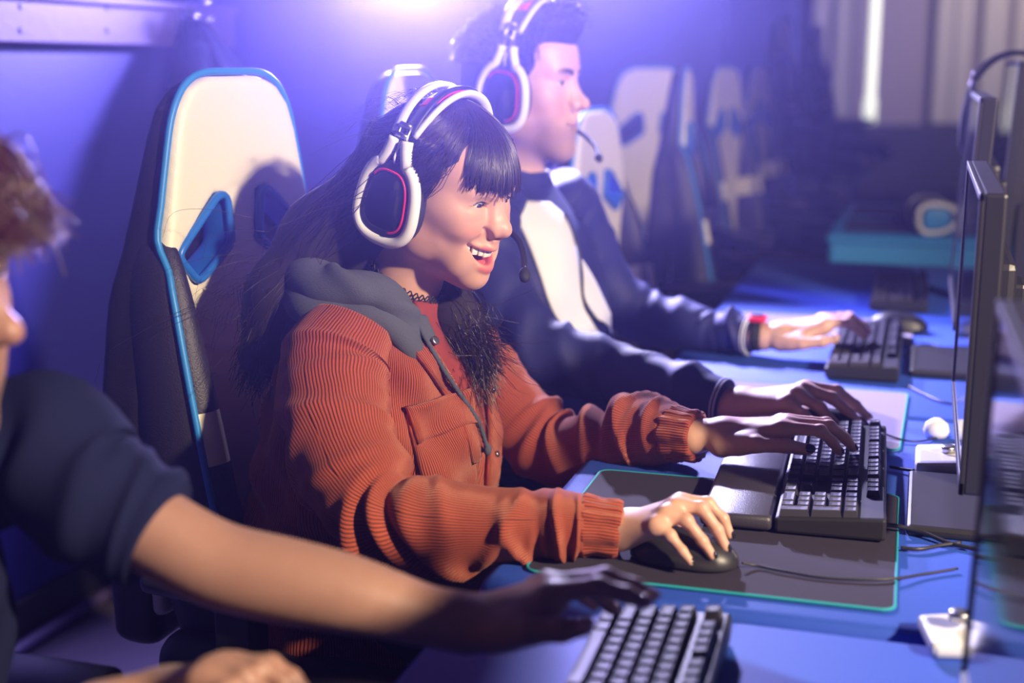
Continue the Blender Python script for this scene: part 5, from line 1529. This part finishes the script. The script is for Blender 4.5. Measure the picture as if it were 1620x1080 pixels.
def keyboard(loc, rz, label, rest=False, lift=.030):
    k = empty('keyboard', loc, rz); ORIG[k] = np.zeros(3); tag(k, label, 'keyboard')
    L, D = .440, .132
    tl = lift / D * .55
    def zt(x): return .022 + tl * (x + D / 2) * .55
    V, F = rbox((-D / 2, -L / 2, .002), (D / 2, L / 2, .022), .004)
    V[:, 2] += np.where(V[:, 2] > .012, tl * (V[:, 0] + D / 2) * .55, 0)
    part('case', V, F, M['kbody'], k, False)
    y_left = L / 2 - .008
    for row, ws in ROWS:
        x = -D / 2 + .0135 + row * U1 + .0
        y = y_left
        for w in ws:
            if w < 0: y -= -w * U1; continue
            o = bpy.data.objects.new('key', key_mesh(w * U1)); col.objects.link(o); o.parent = k
            o.location = (x, y - w * U1 / 2, zt(x) - .001 + .0022 * abs(row - 2) * .35); o.rotation_euler = (0, -math.atan(tl * .55) - .02 * (row - 2), 0)
            y -= w * U1
    yn = y_left - 15.25 * U1
    for row, ks in ((0, 3), (1, (1,)), (4, 3), (3, 3), (5.35, 3)):
        x = -D / 2 + .0135 + row * U1
        for q in (range(3) if ks == 3 else ks):
            o = bpy.data.objects.new('key', key_mesh(U1)); col.objects.link(o); o.parent = k
            o.location = (x, yn - (q + .5) * U1, zt(x) - .001); o.rotation_euler = (0, -math.atan(tl * .55), 0)
    yn2 = yn - 3.25 * U1
    for row in range(5):
        for q in range(4):
            if (row == 0 and q == 1) or (q == 3 and row in (0, 2)): continue
            w, l = 1, .0182
            xx = row
            if row == 0 and q == 0: w = 2
            if q == 3 and row in (1, 3): l = .0182 + U1; xx = row - .5
            x = -D / 2 + .0135 + xx * U1
            o = bpy.data.objects.new('key', key_mesh(w * U1, l)); col.objects.link(o); o.parent = k
            o.location = (x, yn2 - (q + w / 2) * U1, zt(x) - .001); o.rotation_euler = (0, -math.atan(tl * .55), 0)
    if rest:
        V, F = rbox((-D / 2 - .092, -L / 2, .002), (-D / 2 - .003, L / 2, .020), .006)
        V[:, 2] += np.where(V[:, 2] > .012, .004 * np.sin((V[:, 0] + D / 2 + .092) / .092 * PI), 0)
        part('wrist_rest', V, F, M['rest'], k, True)
    return k
keyboard((-.088, 1.795, .7345), .03, 'black mechanical keyboard with padded wrist rest under the woman\'s left hand', True)
keyboard((-.084, 2.665, .7305), .0, 'black mechanical keyboard under the hand with the red watch')
keyboard((-.035, 3.400, .7305), .0, 'black mechanical keyboard at the empty place past the track jacket man')
keyboard((-.215, 1.035, .7305), .03, 'blurred black keyboard under the foreground reaching hand')
keyboard((-.02, 5.20, .7345), .0, 'dark keyboard on the light blue desk by the white and blue headset')

# ------------------------------------------------------------------ mice and cables
def mouse(loc, rz, label, accent=None):
    r = empty('computer_mouse', loc, rz); ORIG[r] = np.zeros(3); tag(r, label, 'computer mouse')
    S = SDF((-.075, -.042, -.004), (.075, .042, .05), .0016)
    S.ell((-.012, 0, .006), (.052, .033, .033)); S.ell((.028, 0, .004), (.036, .031, .026), .02)
    S.fn((-.08, -.05, -.01), (.08, .05, .06), lambda X, Y, Z: Z - .0015 + 0 * X + 0 * Y, 0, 'sub')
    S.cone((-.02, .036, .020), (.04, .034, .014), .004, .004, .006, 'sub', mirror=True)
    S.fn((.004, -.0009, .012), (.08, .0009, .05), lambda X, Y, Z: np.maximum(np.abs(Y) - .0009, .004 - X) + 0 * Z, 0, 'sub')
    V, Q = S.mesh(1); part('shell', V, Q, M['black'], r)
    Vs, Fs = lathe([(.004, -.0035), (.0085, -.003), (.009, 0), (.0085, .003), (.004, .0035)], 20)
    part('scroll_wheel', np.stack([Vs[:, 0] + .030, Vs[:, 2], Vs[:, 1] + .0245], 1), Fs, M['blackmatte'], r)
    if accent:
        P = catmull(np.array([(-.055, .022, .008), (-.063, 0, .008), (-.055, -.022, .008)]), 6)
        tube('light_strip', P, .0018, accent, r, 6)
    return r
green = mat('green_led', (0.05, .5, .1), .3, emit=(.05, .9, .15), es=.8)
mouse((-.238, 1.452, .7342), -.06, 'black mouse under the woman\'s painted fingernails')
mouse((-.112, 2.062, .7342), -.05, 'black mouse under the track jacket man\'s right hand', green)
mouse((-.030, 2.950, .7342), .1, 'black mouse with green glow beyond the hand with the watch', green)
def cable(pts, r, label, m='black', n=8, z=.735):
    P = np.array([np.append(atZ(p[0], p[1], p[2] if len(p) > 2 else z)[:2], p[2] if len(p) > 2 else z) for p in pts])
    o = tube('cable', catmull(P, 10), r, M[m], None, n); tag(o, label, 'cable'); return o
cable([(1174, 890, .742), (1200, 895, .737), (1240, 903, .737), (1310, 914, .7365), (1400, 916, .737), (1460, 908, .734), (1515, 899, .734)], .0016, 'thin black mouse cable crossing the dark mat to the monitor')
cable([(1382, 676, .742), (1410, 690, .737), (1445, 698, .734), (1480, 693, .733), (1502, 685, .733)], .0016, 'thin black cable of the track jacket man\'s mouse')
cable([(1388, 828, .745), (1420, 832, .742), (1460, 842, .738), (1500, 858, .735), (1560, 872, .735)], .0028, 'thick braided cable from the woman\'s keyboard')
cable([(1425, 866, .735), (1455, 868, .735), (1490, 862, .735), (1520, 858, .735)], .0024, 'short black cable end lying by the monitor foot')
cable([(1408, 738, .735), (1430, 742, .736), (1446, 744, .738)], .0024, 'black plug cable running into the white control box')
cable([(1436, 610, .734), (1460, 622, .734), (1490, 635, .734), (1520, 640, .734)], .0018, 'dark cable beside the foot of the second monitor')
cable([(1434, 560, .736), (1445, 548, .734), (1470, 545, .734), (1500, 552, .734)], .0018, 'dark cable from the watch wearer\'s keyboard')

# ------------------------------------------------------------------ control boxes
def ctrl_box(loc, rz, label, s=1.0):
    r = empty('headset_control_box', loc, rz); ORIG[r] = np.zeros(3); tag(r, label, 'control box')
    V, F = rbox((-.045 * s, -.05 * s, 0), (.045 * s, .05 * s, .030 * s), .007); V[:, 2] *= 1 - .25 * (V[:, 0] < 0) * (V[:, 2] > .015)
    part('case', V, F, M['white'], r, False)
    mb = MB(); mb.lathe([(.0105, .027), (.0105, .034), (.0092, .036), (.003, .0355)], 24); mb.build('knob', M['steel'], r, True)
    mb = MB(); mb.box((.018, -.02, .0295), (.030, .02, .0305), .0004); mb.build('button', M['blackmatte'], r)
    return r
ctrl_box((.060, 1.925, .7305), .0, 'white headset control box with silver knob beside the woman\'s monitor')
ctrl_box((.062, 1.315, .7305), .2, 'white control box on the nearest desk by the glossy monitor', .75)
V, F = lathe([(.003, 0), (.016, .001), (.020, .010), (.017, .022), (.006, .030), (.001, .031)], 20)
o = part('dial_puck', V + [.045, 2.10, .7303], F, M['white'], None, True); tag(o, 'small white dome shaped dial behind the white control box', 'dial')

# ------------------------------------------------------------------ monitors
def monitor(cx, y0, y1, z0, z1, label, tilt=0.0, rz=0.0, base=(.0, .0), th=.030):
    w = (y1 - y0) / 2; yc = (y0 + y1) / 2
    r = empty('monitor', (cx, yc, .7305), rz); ORIG[r] = np.zeros(3); tag(r, label, 'monitor')
    zb, zt_ = z0 - .7305, z1 - .7305; zc = (zb + zt_) / 2
    R_ = np.eye(4); R_[:3, :3] = rot_euler(0, tilt, 0); R_[:3, 3] = (0, 0, zc); h = (zt_ - zb) / 2
    mb = MB(); mb.box((.004, -w, -h), (th, w, h), .004, R_); mb.build('housing', M['black'], r)
    mb = MB()
    for lo, hi in (((0, -w, -h), (.006, w, -h + .016)), ((0, -w, h - .010), (.006, w, h)), ((0, -w, -h), (.006, -w + .010, h)), ((0, w - .010, -h), (.006, w, h))):
        mb.box(lo, hi, .0015, R_)
    mb.build('bezel', M['black'], r)
    mb = MB(); mb.box((.0025, -w + .009, -h + .014), (.0052, w - .009, h - .009), 0, R_); mb.build('screen', M['screen'], r)
    mb = MB(); mb.box((th - .002, -.13, -.10), (th + .025, .13, .08), .01, R_); mb.build('rear_bulge', M['black'], r)
    mb = MB(); mb.box((th + .012, -.035, .012), (th + .045, .035, zc + .04), .006); mb.build('stand_neck', M['black'], r)
    mb = MB(); mb.box((-.055 + base[0], -.12 + base[1], 0), (.19 + base[0], .12 + base[1], .014), .005); mb.build('stand_foot', M['black'], r)
    return r
monitor(.064, .58, 1.120, .780, 1.115, 'glossy blurred monitor nearest the camera at the picture edge', .02, .015, (.03, -.05))
monitor(.062, 1.55, 2.08, .812, 1.160, 'black flat monitor in front of the laughing woman', .0, .0, (0, -.07))
monitor(.075, 2.36, 2.90, .850, 1.245, 'black monitor in front of the man in the track jacket', .045, .0, (-.02, .0))
monitor(.165, 2.95, 3.50, .880, 1.305, 'tall dark monitor behind the track jacket man\'s screen', .05, .0)
monitor(.30, 5.0, 5.5, .83, 1.16, 'dim monitor on the light blue desk across the aisle', .0, .0)

# ------------------------------------------------------------------ spare headsets
def hangset(pos, yaw, pitch, roll, s, label, m1, m2, mic=False, mp=None):
    return headset(frame(pos, yaw, pitch, roll, 1.0), label, m1, m2, 0.0, s, mic, m_panel=mp)
hangset((.045, 4.76, .793), .15, 1.5, 0, 1.12, 'white and blue headset on the light blue desk', M['white'], M['blueplastic'], mp=M['desklight'])
hangset((.182, 3.12, 1.165), 1.25, .0, 0, 1.0, 'black headset hung over the tall dark monitor', M['blackmatte'], M['black'])
# ------------------------------------------------------------------ thin stage haze in the air of the room
hm = bpy.data.materials.new('thin_haze'); hm.use_nodes = True
nt = hm.node_tree
for n_ in list(nt.nodes):
    if n_.type == 'BSDF_PRINCIPLED': nt.nodes.remove(n_)
vs = nt.nodes.new('ShaderNodeVolumeScatter')
vs.inputs['Color'].default_value = (.42, .38, 1.0, 1); vs.inputs['Density'].default_value = HAZE; vs.inputs['Anisotropy'].default_value = .88  # scatter colour tinted violet to stand in for the lamps' light
nt.links.new(vs.outputs[0], nt.nodes['Material Output'].inputs['Volume'])
V, F = rbox((-1.88, -.6, .92), (2.2, 7.0, 2.6))
hz = part('haze', V, F, hm, None, False)
tag(hz, 'thin violet tinted haze hanging in the room', 'haze', None, 'stuff')
